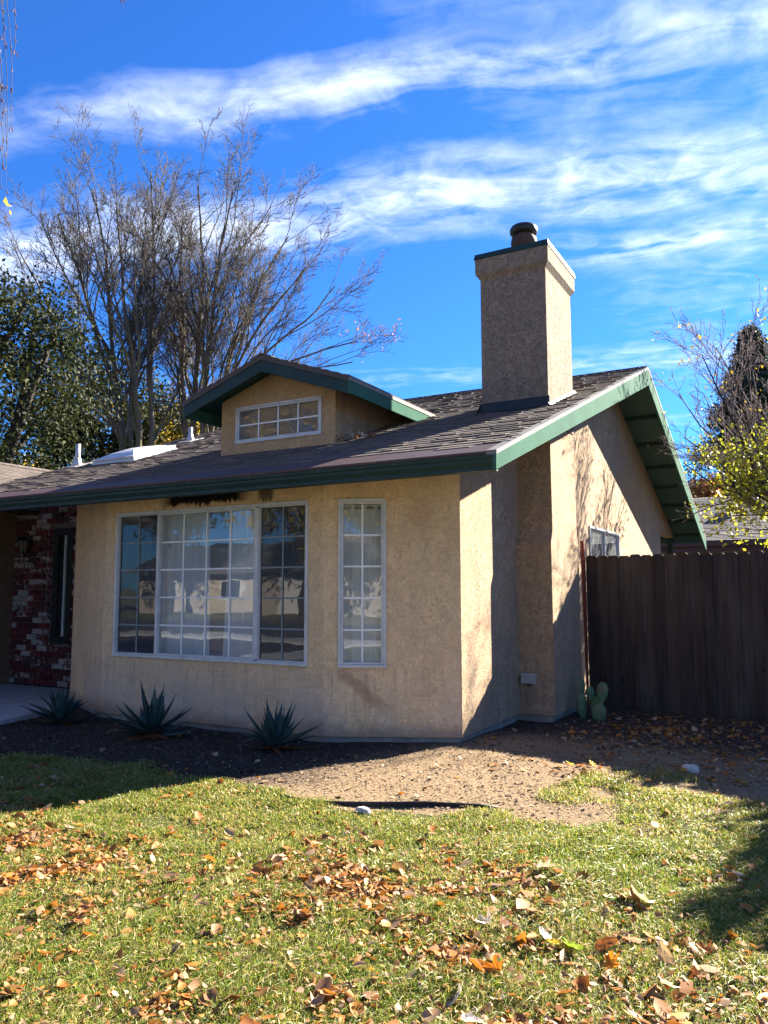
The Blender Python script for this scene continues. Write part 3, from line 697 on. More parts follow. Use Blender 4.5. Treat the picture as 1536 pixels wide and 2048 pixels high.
# fascia, brown drip apron and gutter along the eave
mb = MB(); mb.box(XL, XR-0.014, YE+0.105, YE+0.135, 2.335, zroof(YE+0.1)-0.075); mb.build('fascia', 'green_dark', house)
mb = MB(); ya, yb = YE+0.012, YE+0.31
mb.hexa([(XL, ya, zroof(ya)-0.013), (XR-0.002, ya, zroof(ya)-0.013), (XR-0.002, yb, zroof(yb)-0.010), (XL, yb, zroof(yb)-0.010), (XL, ya, zroof(ya)+0.006), (XR-0.002, ya, zroof(ya)+0.006), (XR-0.002, yb, zroof(yb)+0.012), (XL, yb, zroof(yb)+0.012)])
mb.build('drip_apron', 'brown_metal', house)
GT = 2.452
gp = [(0.0, 0.0), (0.004, -0.022), (0.016, -0.030), (0.018, -0.055), (0.040, -0.090), (0.040, -0.118), (0.100, -0.118), (0.100, -0.020), (0.094, -0.020), (0.094, -0.112), (0.046, -0.112), (0.046, -0.088), (0.024, -0.053), (0.022, -0.026), (0.012, -0.006), (0.012, 0.0)]
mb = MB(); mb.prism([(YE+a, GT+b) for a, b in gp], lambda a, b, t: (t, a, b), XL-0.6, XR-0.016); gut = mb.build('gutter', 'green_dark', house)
mb = MB(); mb.prism([(YE-0.002, GT+0.002), (YE+0.002, GT-0.024), (YE+0.014, GT-0.032), (YE+0.016, GT-0.057), (YE+0.038, GT-0.092), (YE+0.038, GT-0.12), (YE+0.102, GT-0.12), (YE+0.102, GT+0.002)], lambda a, b, t: (t, a, b), XR-0.0155, XR-0.012)
mb.build('end_cap', 'green_paint', gut)
for x in (-4.45, -1.02):
    m = MB(); m.prism([(YE+a-0.003 if a < 0.05 else YE+a+0.003, GT+b-(0.003 if b < -0.1 else 0)) for a, b in gp[:7]]+[(YE+0.103, GT-0.02), (YE+0.10, GT-0.02), (YE+0.10, GT-0.118), (YE+0.04, GT-0.118), (YE+0.04, GT-0.09), (YE+0.018, GT-0.055), (YE+0.016, GT-0.03), (YE+0.004, GT-0.022), (YE+0.001, GT)], lambda a, b, t: (t, a, b), x-0.02, x+0.02); m.build('joint_sleeve', 'green_dark', gut)
for x in np.arange(-6.9, 0.7, 0.76):
    m = MB(); m.box(x-0.006, x+0.006, YE-0.006, YE+0.001, GT-0.016, GT-0.006); m.build('screw', 'trim_metal', gut)

# ---- shingles: butt-edged tabs laid in courses
def tab(m, x0, x1, s0, s1, th, pt, rnd):
    """pt(x, s, h): point at run x, distance s up the slope, height h above the plane"""
    m.hexa([pt(x0, s0, -0.004), pt(x1, s0, -0.004), pt(x1, s1, -0.010), pt(x0, s1, -0.010), pt(x0, s0, th), pt(x1, s0, th), pt(x1, s1, -0.002), pt(x0, s1, -0.002)], rnd)
cs, sn = math.cos(math.atan(SL)), math.sin(math.atan(SL))
def front_pt(x, s, h): return (x, YE+s*cs-h*sn, ZE+s*sn+h*cs)
def shingles():
    rr = random.Random(8); tabs = []
    ntot = int((YR-YE)/cs/0.14)
    for k in range(1, ntot+1):
        s0 = k*0.14+0.14; s1 = min(s0+0.20, (YR-YE)/cs-0.005)
        if s0 > (YR-YE)/cs-0.05: break
        x = XL + rr.uniform(0, 0.2)
        y = YE+s0*cs
        while x < XR:
            w = rr.choice((0.13, 0.17, 0.22, 0.28, 0.33)); x1 = min(x+w-0.005, XR+0.004)
            inside_d = -3.24 < (x+x1)/2 < -1.66 and 0.36 < y < 2.9
            inside_c = -0.40 < x and x1 < 0.38 and 1.66 < y < 2.60
            if x1-x > 0.05 and not inside_d and not inside_c:
                tabs.append((x, x1, s0+rr.uniform(-0.004, 0.004), s1, 0.010+rr.choice((0.0, 0.0, 0.006)), rr.random()))
            x += w
    # the 300 that show largest are pieces of their own: lowest courses toward the gable
    def key(t):
        p = Vector(front_pt((t[0]+t[1])/2, t[2], 0)); d = p-CAM; n_ = Vector((0, -sn, cs))
        inv = d.dot(F) > 0 and abs(d.dot(R2)/d.dot(F)) < 0.5
        return -(t[1]-t[0])*(1.0 if inv else 0.0)/d.length_squared*abs(d.normalized().dot(n_)) if True else 0
    tabs.sort(key=key)
    shapes = {}
    rest = MB()
    for i, t in enumerate(tabs):
        if i < 300:
            w = round(t[1]-t[0], 3); kk = (w, round(t[4], 3), round(t[3]-t[2], 2))
            if kk not in shapes:
                m = MB(); tab(m, 0, w, 0, t[3]-t[2], t[4], lambda x, s, h: (x, s*cs-h*sn, s*sn+h*cs), 0.0); shapes[kk] = m.mesh('shingle', 'shingle')
            o = bpy.data.objects.new('shingle', shapes[kk]); col.objects.link(o); o.parent = roof
            o.location = front_pt(t[0], t[2], 0)
        else: tab(rest, *t[:5], front_pt, t[5])
    # ridge caps
    caps = MB(); x = XL
    while x < XR-0.02:
        x1 = min(x+0.30, XR+0.01); r_ = rr.random(); zt = ZE+SL*(YR-YE)
        for sgn in (-1, 1):
            y1 = YR+sgn*0.15
            ps = [(x, YR, zt+0.004), (x1, YR, zt+0.018), (x1, y1, zt+0.018-0.15*SL), (x, y1, zt+0.004-0.15*SL), (x, YR, zt+0.012), (x1, YR, zt+0.028), (x1, y1, zt+0.028-0.15*SL), (x, y1, zt+0.012-0.15*SL)]
            if sgn < 0: ps = [ps[3], ps[2], ps[1], ps[0], ps[7], ps[6], ps[5], ps[4]]
            rest.hexa(ps, r_)
        x += 0.145
    # rear slope courses
    for k in range(0, 50):
        s0 = k*0.14; y = YB-s0*cs
        if y < YR+0.1: break
        x = XL+rr.uniform(0, 0.2)
        while x < XR:
            w = rr.choice((0.17, 0.28, 0.33, 0.45)); x1 = min(x+w-0.005, XR+0.004)
            if x1-x > 0.04: tab(rest, x1, x, s0, s0+0.19, 0.012, lambda a, s, h: (a, YB-s*cs+h*sn, zroof(YB)+s*sn+h*cs), rr.random())
            x += w
    o = rest.build('shingle_field', 'shingle', roof); o['kind'] = 'stuff'
shingles()

# ---- dormer
DX0, DX1, DY = -3.264, -1.630, 0.343; DC = -2.40; DH = 4.045; DS = 0.346
dz = lambda x: DH-DS*abs(x-DC)
fr_d = (Vector((0, DY, 0)), Vector((1, 0, 0)), Vector((0, -1, 0)), 1)
DW = (-3.039, -1.818, 3.146, 3.581)
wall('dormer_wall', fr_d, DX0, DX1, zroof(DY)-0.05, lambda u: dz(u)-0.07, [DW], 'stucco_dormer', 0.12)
for x in (DX0, DX1):
    mb = MB(); s_ = 1 if x > DC else -1
    xi = x-0.1*s_
    ya, yb = DY+0.1215, 2.35
    mb.hexa([(min(x, xi), ya, zroof(ya)-0.05), (max(x, xi), ya, zroof(ya)-0.05), (max(x, xi), yb, zroof(yb)-0.05), (min(x, xi), yb, zroof(yb)-0.05),
             (min(x, xi), ya, dz(x)-0.07), (max(x, xi), ya, dz(x)-0.07), (max(x, xi), yb, dz(x)-0.069), (min(x, xi), yb, dz(x)-0.069)])
    mb.build('dormer_side', 'stucco_side', house)
window('dormer_window', 'small dormer window with eight panes', fr_d, *DW, [(DW[0], DW[1], 4, 2, 'glass_dormer', True)], fw=0.022, proud=0.012)
mb = MB(); mb.box(-3.25, -1.64, 1.0, 1.02, 3.0, 3.8); mb.build('dormer_inside', 'interior', house)
YF = 0.02; XE0, XE1 = -3.545, -1.255
mb = MB()
for xa, xb in ((XE0, DC), (DC, XE1)):
    ends = [(xa, YF), (xb, YF), (xb, 3.4), (xa, 3.4)]
    mb.hexa([(x, y, dz(x)-0.058) for x, y in ends]+[(x, y, dz(x)-0.008) for x, y in ends])
droof = mb.build('dormer_roof', 'green_soffit', house)
for s_ in (-1, 1):
    xe = XE0 if s_ < 0 else XE1
    m = MB(); a, b = (xe, DC-0.0005) if s_ < 0 else (DC+0.0005, xe)
    m.hexa([(a, YF-0.022, dz(a)-0.19), (b, YF-0.022, dz(b)-0.19), (b, YF, dz(b)-0.19), (a, YF, dz(a)-0.19), (a, YF-0.022, dz(a)-0.055), (b, YF-0.022, dz(b)-0.055), (b, YF, dz(b)-0.055), (a, YF, dz(a)-0.055)])
    m.build('rake_board', 'green_dark', droof, bevel=0.003)  # front board takes the darker green: its shade is put into the paint
    m = MB(); x0, x1 = (xe-0.024, xe) if s_ < 0 else (xe, xe+0.024)
    m.box(x0, x1, YF-0.02, 2.25, dz(xe)-0.19, dz(xe)-0.055); m.build('fascia', 'green_paint', droof, bevel=0.003)
    m = MB(); m.box(x0-0.006, x1+0.006, YF-0.02, 2.3, dz(xe)-0.054, dz(xe)-0.012); m.build('metal_edge', 'trim_metal', droof)
mb = MB(); rr = random.Random(4); dcs = math.cos(math.atan(DS)); dsn = math.sin(math.atan(DS))
for s_ in (-1, 1):
    xe = XE0 if s_ < 0 else XE1
    for k in range(9):
        s0 = k*0.138-0.02; y = YF-0.03+rr.uniform(-.15, 0)
        while y < 3.3:
            w = rr.choice((0.17, 0.22, 0.28, 0.33)); y0, y1 = max(y, YF-0.035), y+w-0.005
            if y1 > YF: tab(mb, *( (y1, y0) if s_ < 0 else (y0, y1)), s0, min(s0+0.19, 1.205), 0.012, (lambda a, s, h: (xe-s_*(s*dcs)+s_*h*dsn, a, dz(xe)+s*dsn+h*dcs)), rr.random())
            y += w
    y = YF-0.04
    while y < 3.2:
        q = [(DC, y, DH+0.010), (DC, y+0.28, DH+0.022), (DC+s_*0.15, y+0.28, DH+0.022-0.15*DS), (DC+s_*0.15, y, DH+0.010-0.15*DS)]
        t = [(a, b, c+0.012) for a, b, c in q]
        if s_ > 0: q, t = q[::-1], t[::-1]
        mb.hexa(q+t, rr.random()); y += 0.145
    # starter edge along the front rake
    a, b = (xe, DC) if s_ < 0 else (DC, xe)
    mb.hexa([(a, YF-0.034, dz(a)-0.056), (b, YF-0.034, dz(b)-0.056), (b, YF-0.001, dz(b)-0.056), (a, YF-0.001, dz(a)-0.056), (a, YF-0.036, dz(a)-0.006), (b, YF-0.036, dz(b)-0.006), (b, YF, dz(b)-0.006), (a, YF, dz(a)-0.006)], 0.4)
o = mb.build('shingle_field', 'shingle', droof); o['kind'] = 'stuff'

# ---- skylight and vent pipes
mb = MB(); skx0, skx1, sky0, sky1 = -6.28, -5.46, 1.02, 1.80
def lift(x, y, h): return (x, y-h*sn, zroof(y)+h*cs)
def skring(d, h): return [lift(skx0+d, sky0+d, h), lift(skx1-d, sky0+d, h), lift(skx1-d, sky1-d, h), lift(skx0+d, sky1-d, h)]
rs = [skring(-0.04, 0.0), skring(0.0, 0.045), skring(-0.02, 0.047), skring(-0.02, 0.07), skring(0.05, 0.08), skring(0.16, 0.115), skring(0.30, 0.135)]
for a, b in zip(rs, rs[1:]): mb.add(a+b, [(0, 1, 5, 4), (1, 2, 6, 5), (2, 3, 7, 6), (3, 0, 4, 7)])
mb.add(rs[-1], [(0, 1, 2, 3)]); o = mb.build('skylight', 'skylight_white', house); o['label'] = 'white domed skylight on the roof'
for (x, y, h, r_) in ((-6.78, 1.12, 0.36, 0.038), (-6.15, 2.86, 0.26, 0.034), (-3.9, 5.9, 0.30, 0.036)):
    z = zroof(y)-0.02
    m = MB(); m.lathe((x, y, z), [(r_, 0), (r_, h), (r_*0.8, h), (r_*0.8, h-0.03)], 14); p = m.build('vent_pipe', 'galv', house, True)
    m = MB(); m.lathe((x, y, z), [(r_*2.0, 0.0), (r_*1.9, 0.04), (r_*1.25, 0.14), (r_*1.05, 0.15)], 14); m.build('flashing_boot', 'galv', p, True)
    m = MB(); m.hexa([lift(x-0.16, y-0.16, 0.012), lift(x+0.16, y-0.16, 0.012), lift(x+0.16, y+0.16, 0.012), lift(x-0.16, y+0.16, 0.012), lift(x-0.16, y-0.16, 0.016), lift(x+0.16, y-0.16, 0.016), lift(x+0.16, y+0.16, 0.016), lift(x-0.16, y+0.16, 0.016)]); m.build('flashing_plate', 'galv', p)

# ---- garage wing to the left: only its roof edge is in view
mb = MB(); WXR, WZR, WXE = -10.6, 3.83, -7.10
wz = lambda x: WZR-0.355*abs(x-WXR)
for xa, xb in ((-14.1, WXR), (WXR, WXE)):
    e = [(xa, -4.2), (xb, -4.2), (xb, 9.0), (xa, 9.0)]
    mb.hexa([(x, y, wz(x)-0.07) for x, y in e]+[(x, y, wz(x)-0.012) for x, y in e])
wroof = mb.build('wing_roof', 'roof_deck_top', house)
mb = MB(); rr = random.Random(6)
for k in range(27):
    s0 = k*0.14; y = -4.2+rr.uniform(-.2, 0)
    while y < 9:
        w = rr.choice((0.22, 0.33, 0.45)); tab(mb, max(y, -4.2), y+w-0.005, s0, min(s0+0.19, 3.70), 0.012, lambda a, s, h: (WXE-s*0.942+h*0.334, a, wz(WXE)+s*0.334+h*0.942), rr.random()); y += w
y = -4.2
while y < 9:
    for s_ in (-1, 1):
        q = [(WXR, y, WZR+0.010), (WXR, y+0.28, WZR+0.024), (WXR+s_*0.15, y+0.28, WZR+0.024-0.053), (WXR+s_*0.15, y, WZR+0.010-0.053)]
        t = [(a, b, c+0.012) for a, b, c in q]
        if s_ > 0: q, t = q[::-1], t[::-1]
        mb.hexa(q+t, rr.random())
    y += 0.145
o = mb.build('shingle_field', 'shingle', wroof); o['kind'] = 'stuff'
mb = MB(); mb.box(-13.6, -7.82, -3.6, 9.0, 0.0, 2.6); mb.build('wing_wall', 'stucco_entry', house)

# ------------------------------------------------------------------ things on the house
lamp = thing('wall_lantern', 'dark lantern hanging on the brick wall by the entry', 'lamp', (-7.28, 0.66, 1.95))
mb = MB(); mb.lathe((-7.28, 0.738, 2.14), [(0.055, -0.06), (0.055, 0.06)], 12); mb.box(-7.33, -7.23, 0.722, 0.746, 2.05, 2.22); mb.build('back_plate', 'dark_metal', lamp)
mb = MB(); mb.tube([(-7.28, 0.735, 2.16), (-7.28, 0.68, 2.25), (-7.28, 0.64, 2.24), (-7.28, 0.63, 2.20)], 0.009, 6); mb.build('arm', 'dark_metal', lamp)
mb = MB(); mb.lathe((-7.28, 0.63, 1.96), [(0.03, 0.0), (0.055, 0.02), (0.085, 0.17), (0.085, 0.175)], 8); mb.build('glass', 'lamp_glass', lamp)
mb = MB(); mb.lathe((-7.28, 0.63, 1.96), [(0.105, 0.176), (0.105, 0.186), (0.035, 0.235), (0.02, 0.25)], 8)
for k in range(8):
    a = 2*math.pi*k/8; mb.tube([(-7.28+0.056*math.cos(a), 0.63+0.056*math.sin(a), 1.98), (-7.28+0.088*math.cos(a), 0.63+0.088*math.sin(a), 2.137)], 0.005, 4)
mb.lathe((-7.28, 0.63, 1.96), [(0.06, 0.0), (0.06, 0.02), (0.03, -0.0)], 8); mb.build('cage', 'dark_metal', lamp)
ebox = thing('outlet_box', 'small grey weatherproof outlet box low on the chimney breast', 'outlet box', (0.12, 1.598, 0.40))
mb = MB(); mb.box(0.045, 0.195, 1.54, 1.599, 0.395, 0.495); mb.build('housing', 'grey_plastic', ebox, bevel=0.006)
mb = MB(); mb.hexa([(0.038, 1.522, 0.39), (0.202, 1.522, 0.39), (0.202, 1.5395, 0.39), (0.038, 1.5395, 0.39), (0.038, 1.53, 0.503), (0.202, 1.53, 0.503), (0.202, 1.5395, 0.503), (0.038, 1.5395, 0.503)]); mb.build('lid', 'grey_plastic', ebox, bevel=0.004)
mb = MB(); mb.lathe((0.12, 1.565, 0.36), [(0.018, 0.0), (0.018, 0.035)], 10); mb.build('cord_grip', 'rust_metal', ebox)

# curtains
def curtain(name, label, fr, u0, u1, z0, z1, d, mat, folds, amp=0.03, flare=0.0, seed=0):
    rr = random.Random(seed); nu, nz = folds*8, 10; V = []; fs = []
    ph = [rr.uniform(0, 6.28) for _ in range(4)]
    for j in range(nz+1):
        t = j/nz; z = z1+(z0-z1)*t
        for i in range(nu+1):
            s = i/nu; u = u0+(u1-u0)*(s + flare*t*(s-0.5))
            o_ = amp*(math.sin(s*folds*6.283+ph[0])+0.4*math.sin(s*folds*2.1*6.283+ph[1]+t))*(0.75+0.25*t)
            V.append(fr[0]+fr[1]*u+fr[2]*(d+o_)+Vector((0, 0, z)))
    for j in range(nz):
        for i in range(nu):
            a = j*(nu+1)+i; fs.append((a, a+1, a+nu+2, a+nu+1))
    m = MB(); m.add(V, fs)
    return tag(m.build(name, mat, None, True), label, 'curtain')
curtain('curtain', 'white grommet curtain behind the narrow window', fr_right, nu0-0.0, nu1+0.0, 0.70, 2.235, -0.125, 'curtain_white', 4, 0.018, 0, 1)
curtain('curtain', 'pale blue drape behind left panes of the middle bay sash', fr_mid, ux(-3.42), ux(-2.72), 0.3, 2.33, -0.125, 'curtain_blue', 6, 0.018, 0.1, 2)
curtain('curtain', 'pale drape behind right panes of the middle bay sash', fr_mid, ux(-2.42), ux(-1.78), 0.3, 2.33, -0.125, 'curtain_blue', 6, 0.018, 0.3, 3)
curtain('curtain', 'pale drape in right screened bay sash', fr_mid, ux(-1.74), ux(-1.34), 0.3, 2.33, -0.22, 'curtain_blue', 4, 0.025, 0, 4)
curtain('curtain', 'pale drape in left screened bay sash', fr_mid, ux(-3.98), ux(-3.60), 0.3, 2.33, -0.22, 'curtain_blue', 4, 0.025, 0, 5)
def rod(fr, u0, u1, z, d, label):
    t = thing('curtain_rod', label, 'curtain rod', fr[0]+fr[1]*((u0+u1)/2)+fr[2]*d+Vector((0, 0, z)))
    m = MB(); m.tube([fr[0]+fr[1]*u0+fr[2]*d+Vector((0, 0, z)), fr[0]+fr[1]*u1+fr[2]*d+Vector((0, 0, z))], 0.011, 8); m.build('pole', 'dark_metal', t)
    for u in (u0, u1): m = MB(); m.lathe(fr[0]+fr[1]*u+fr[2]*d+Vector((0, 0, z-0.02)), [(0.004, 0), (0.02, 0.012), (0.02, 0.028), (0.004, 0.04)], 10); m.build('finial', 'dark_metal', t)
    for k in range(4):
        u = u0+(u1-u0)*(k+0.5)/4; m = MB()
        pts = [fr[0]+fr[1]*u+fr[2]*(d+0.022*math.cos(a))+Vector((0, 0, z+0.022*math.sin(a))) for a in np.linspace(0, 6.283, 13)]
        m.tube(pts, 0.004, 5); m.build('ring', 'dark_metal', t)
rod(fr_right, nu0-0.02, nu1+0.02, 2.205, -0.125, 'dark curtain rod at the top of the narrow window')

# ------------------------------------------------------------------ fence
def fence():
    a = Vector((0.415, 3.00, 0)); d = Vector((1.0, -0.10, 0)).normalized(); n = Vector((d.y, -d.x, 0))
    t = thing('wooden_fence', 'tall dark brown dog-eared board fence beside the house', 'fence', (1.6, 2.88, 0)); rr = random.Random(12)
    fr = (a, d, n, 1)
    prof = lambda w, h: [(0, 0), (w, 0), (w, h-0.024), (w-0.024, h), (0.024, h), (0, h-0.024)]
    ms = []
    for k in range(6):
        w = 0.137+0.003*(k % 2); h = 1.862+0.007*(k-2.5)*0.6
        m = MB(); m.prism(prof(w, h), lambda p, q, s: (p, s, q), -0.009, 0.009); ms.append((w, m.mesh('board', 'fence_wood')))
    u = 0.0; ang = math.atan2(d.y, d.x)
    while u < 6.2:
        w, me = rr.choice(ms); o = bpy.data.objects.new('board', me); col.objects.link(o); o.parent = t; o.matrix_parent_inverse = Matrix.Translation(-t.location)
        p = a+d*u+n*(0.009*(len(t.children) % 2)+rr.uniform(0.0, 0.004)); o.location = (p.x, p.y, -0.03+rr.uniform(-0.006, 0.006)); o.rotation_euler = (rr.uniform(-.002, .002), rr.uniform(-.0012, .0012), ang)
        u += w-0.003
    for z in (0.30, 0.95, 1.60):
        m = MB(); m.fbox(fr, 0.0, 6.2, -0.055, -0.012, z, z+0.085); m.build('rail', 'fence_wood', t)
    for u in (0.05, 2.4, 4.8):
        m = MB(); m.fbox(fr, u, u+0.09, -0.15, -0.057, -0.1, 1.8); m.build('post', 'fence_wood', t)
    s = thing('steel_stake', 'red-brown steel stake between the house wall and the fence', 'stake', (0.40, 2.90, 0))
    m = MB(); m.hexa([(0.404, 2.885, -0.1), (0.412, 2.885, -0.1), (0.412, 2.915, -0.1), (0.404, 2.915, -0.1), (0.370, 2.885, 2.02), (0.412, 2.885, 2.02), (0.412, 2.915, 2.02), (0.370, 2.915, 2.02)]); m.build('blade', 'red_steel', s)
    m = MB(); m.box(0.4125, 0.4165, 2.90, 2.94, -0.1, 1.98); m.build('flange', 'red_steel', s)
fence()

# ------------------------------------------------------------------ bed edging, stone
pts = [(-0.70, -2.22), (-0.40, -2.30), (-0.12, -2.29), (0.12, -2.21), (0.34, -2.09), (0.57, -1.96), (0.89, -1.80), (1.02, -1.76)]
ed = thing('bed_edging', 'black plastic edging strip between mulch bed and lawn', 'edging', (0.2, -2.1, 0))
m = MB()
hh = [0.010, 0.014, 0.015, 0.020, 0.026, 0.026, 0.018, 0.006]
for i in range(len(pts)-1):
    p, q = Vector((*pts[i], 0)), Vector((*pts[i+1], 0)); t = (q-p).normalized(); nn = Vector((-t.y, t.x, 0))*0.004; g0 = float(gz(p.x, p.y)); g1 = float(gz(q.x, q.y))
    m.hexa([p-nn+Vector((0, 0, g0-.04)), q-nn+Vector((0, 0, g1-.04)), q+nn+Vector((0, 0, g1-.04)), p+nn+Vector((0, 0, g0-.04)), p-nn+Vector((0, 0, g0+hh[i])), q-nn+Vector((0, 0, g1+hh[i+1])), q+nn+Vector((0, 0, g1+hh[i+1])), p+nn+Vector((0, 0, g0+hh[i]))])
m.build('strip', 'black_plastic', ed)
m = MB(); m.tube([(x, y, float(gz(x, y))+h) for (x, y), h in zip(pts, hh)], 0.010, 7); m.build('bead', 'black_plastic', ed, True)
def rock(name, label, c, sx, sy, sz, mat, seed, cat='stone'):
    rr = random.Random(seed); m = MB(); prof = [(0.6, -0.5), (0.95, -0.2), (1.0, 0.3), (0.82, 0.8), (0.5, 0.98), (0.02, 1.0)]
    m.lathe((0, 0, 0), prof, 10)
    m.v = [(c[0]+x*sx*(1+0.16*mnoise.noise(Vector((x*2+seed, y*2, z*2)))), c[1]+y*sy*(1+0.2*mnoise.noise(Vector((x*2, y*2+seed, z*2+5)))), float(gz(c[0], c[1]))+z*sz*(1+0.15*mnoise.noise(Vector((x*3, y*3, z+seed))))) for x, y, z in m.v]
    return tag(m.build(name, mat, None, True), label, cat)
rock('stone', 'pale stone at the edge of the bed by the black edging', (0.29, -2.285), 0.062, 0.036, 0.045, 'stone', 1)
rock('stone', 'grey stone among leaves at the right of the grass', (1.98, -0.10), 0.07, 0.05, 0.05, 'stone', 2)

# ------------------------------------------------------------------ agaves
def agave_meshes():
    out = []
    for v in range(4):
        L = 1.0; n = 9; curl = (0.10, 0.22, -0.06, 0.30)[v]; m = MB(); vs_ = []; rg = []
        for i in range(n+1):
            t = i/n; w = 0.135*(0.62+1.1*t-1.15*t*t)*(1 if t < .55 else 1)*max(0.02, (1-t**2.6))+0.002
            y = L*t; z = curl*(t-0.35)**2*1.2-curl*0.147; th = 0.030*(1-t)**0.7+0.003; cup = 0.35*w
            vs_ += [(-w, y, z+cup), (0, y, z+0.3*th), (w, y, z+cup), (w*0.85, y, z+cup-th*0.5), (0, y, z-th), (-w*0.85, y, z+cup-th*0.5)]
        fs = []
        for i in range(n):
            for k in range(6): fs.append((i*6+k, i*6+(k+1) % 6, i*6+6+(k+1) % 6, i*6+6+k))
        fs.append(tuple(range(5, -1, -1)))
        m.add(vs_, fs); me = m.mesh('leaf', 'agave', True); out.append(me)
    return out
AG = agave_meshes()
AGD = AG[3].copy(); AGD.materials.clear(); AGD.materials.append(MATS['leaf_brown'])
spine_me = MB().tube([(0, 0.985, 0), (0, 1.05, 0.0)], [0.010, 0.001], 5).mesh('spine', 'agave_spine')
def agave(loc, s, seed, label):
    rr = random.Random(seed); t = thing('agave_plant', label, 'agave', (loc[0], loc[1], float(gz(*loc))), 'agaves in the mulch bed'); t.rotation_euler = (rr.uniform(-.14, .14), rr.uniform(-.14, .14), 0)
    for k in range(7):
        a_ = rr.uniform(0, 6.28); o = bpy.data.objects.new('dead_leaf', AGD); col.objects.link(o); o.parent = t; o.rotation_euler = (R(rr.uniform(-12, 4)), rr.uniform(-.5, .5), a_); L = s*rr.uniform(0.5, 0.8); o.scale = (L*0.6, L, L*0.7); o.location = (0, 0, 0.045)
    N = 28; g = 2.39996
    for k in range(N):
        f = k/(N-1); el = R(4+82*f**0.9+rr.uniform(-9, 9)); az = k*g+rr.uniform(-.3, .3); L = s*(0.60+0.30*math.sin(math.pi*(0.25+0.6*f)))*rr.uniform(0.74, 1.16)
        me = AG[0 if f > 0.6 else rr.randrange(4)]
        o = bpy.data.objects.new('leaf', me); col.objects.link(o); o.parent = t
        o.rotation_euler = (el, rr.uniform(-.25, .25), az); o.location = (-0.035*s*math.sin(az)*(1-f), 0.035*s*math.cos(az)*(1-f), 0.03+0.06*f*s); o.scale = (L*0.95, L, L)
        if k % 1 == 0:
            q = bpy.data.objects.new('spine', spine_me); col.objects.link(q); q.parent = o; q.location = (0, 0, 0.0)
            # spine sits at the leaf tip
            curl = [0.10, 0.22, -0.06, 0.30][AG.index(me)]; q.location = (0, 0, curl*0.65**2*1.2-curl*0.147)
agave((-4.25, -1.02), 0.43, 1, 'blue-green agave nearest the entry path, in front of brick')
agave((-2.72, -1.20), 0.50, 2, 'blue-green agave in the mulch below the left of the bay window')
agave((-1.37, -1.05), 0.46, 3, 'blue-green agave in the mulch below the right of the bay window')

# ------------------------------------------------------------------ prickly pear
def cactus():
    c = (0.66, 2.02); t = thing('prickly_pear', 'prickly pear cactus at the foot of the fence', 'cactus', (*c, float(gz(*c))))
    def pad(x, z, w, h, th, tilt, yoff, rz):
        x, z, w, h, th, yoff = x*0.86, z*0.86, w*0.86, h*0.86, th*0.86, yoff*0.86
        m = MB(); vs_ = []; n, k_ = 10, 12
        for i in range(n+1):
            a = math.pi*i/n; zz = (1-math.cos(a))/2; ww = math.sin(a)**0.85*(0.80+0.28*zz)
            for j in range(k_):
                b = 2*math.pi*j/k_; px_, py_ = ww*w/2*math.cos(b), ww*th/2*math.sin(b)
                q = Matrix.Rotation(rz, 3, 'Z') @ Vector((px_, py_, 0))
                q.z = zz*h; q = Matrix.Rotation(tilt, 3, 'Y') @ q
                vs_.append((c[0]+x+q.x, c[1]+yoff+q.y, t.location.z-0.02+z+q.z))
        fs = [(i*k_+j, i*k_+(j+1) % k_, (i+1)*k_+(j+1) % k_, (i+1)*k_+j) for i in range(n) for j in range(k_)]
        m.add(vs_, fs); p = m.build('pad', 'cactus', t, True)
    pad(-0.10, 0.0, 0.14, 0.36, 0.045, -0.05, 0.02, 0.5); pad(-0.11, 0.30, 0.10, 0.24, 0.035, 0.04, 0.03, 0.9)
    pad(0.12, -0.02, 0.20, 0.26, 0.05, 0.06, -0.06, 0.2); pad(0.02, 0.12, 0.18, 0.24, 0.045, 0.55, 0.0, -0.3)
    pad(0.15, 0.25, 0.16, 0.26, 0.04, 0.10, -0.01, 0.1); pad(0.01, 0.24, 0.11, 0.20, 0.04, -0.08, 0.04, 0.4); pad(-0.05, 0.33, 0.05, 0.10, 0.03, 0.3, 0.03, 0.2)
cactus()

# ------------------------------------------------------------------ trees
def tubes(paths, name, mat, parent, kind=None):
    """paths: list of (pts (n,3), radii (n,), sides) joined into one mesh part"""
    V = []; Fq = []; base = 0
    for pts, rad, k in paths:
        p = np.asarray(pts, float); n = len(p)
        t = np.gradient(p, axis=0); t /= np.linalg.norm(t, axis=1)[:, None]+1e-9
        ref = np.array([0.31, 0.95, 0.05]) if abs(t[0, 2]) > 0.5 else np.array([0.05, 0.1, 1.0])
        a = np.cross(t, ref); a /= np.linalg.norm(a, axis=1)[:, None]+1e-9; b = np.cross(t, a)
        an = np.arange(k)*2*math.pi/k
        ring_ = p[:, None, :]+np.asarray(rad)[:, None, None]*(np.cos(an)[None, :, None]*a[:, None, :]+np.sin(an)[None, :, None]*b[:, None, :])
        V.append(ring_.reshape(-1, 3)); i = base+np.arange(n*k).reshape(n, k); j = np.roll(i, -1, 1)
        Fq.append(np.stack([i[:-1], j[:-1], j[1:], i[1:]], -1).reshape(-1, 4)); base += n*k
    V = np.concatenate(V); Fq = np.concatenate(Fq)
    o = link(name, npmesh(name, V, 4, Fq, mat, np.zeros(len(Fq)), True), parent)
    if kind: o['kind'] = kind
    return o
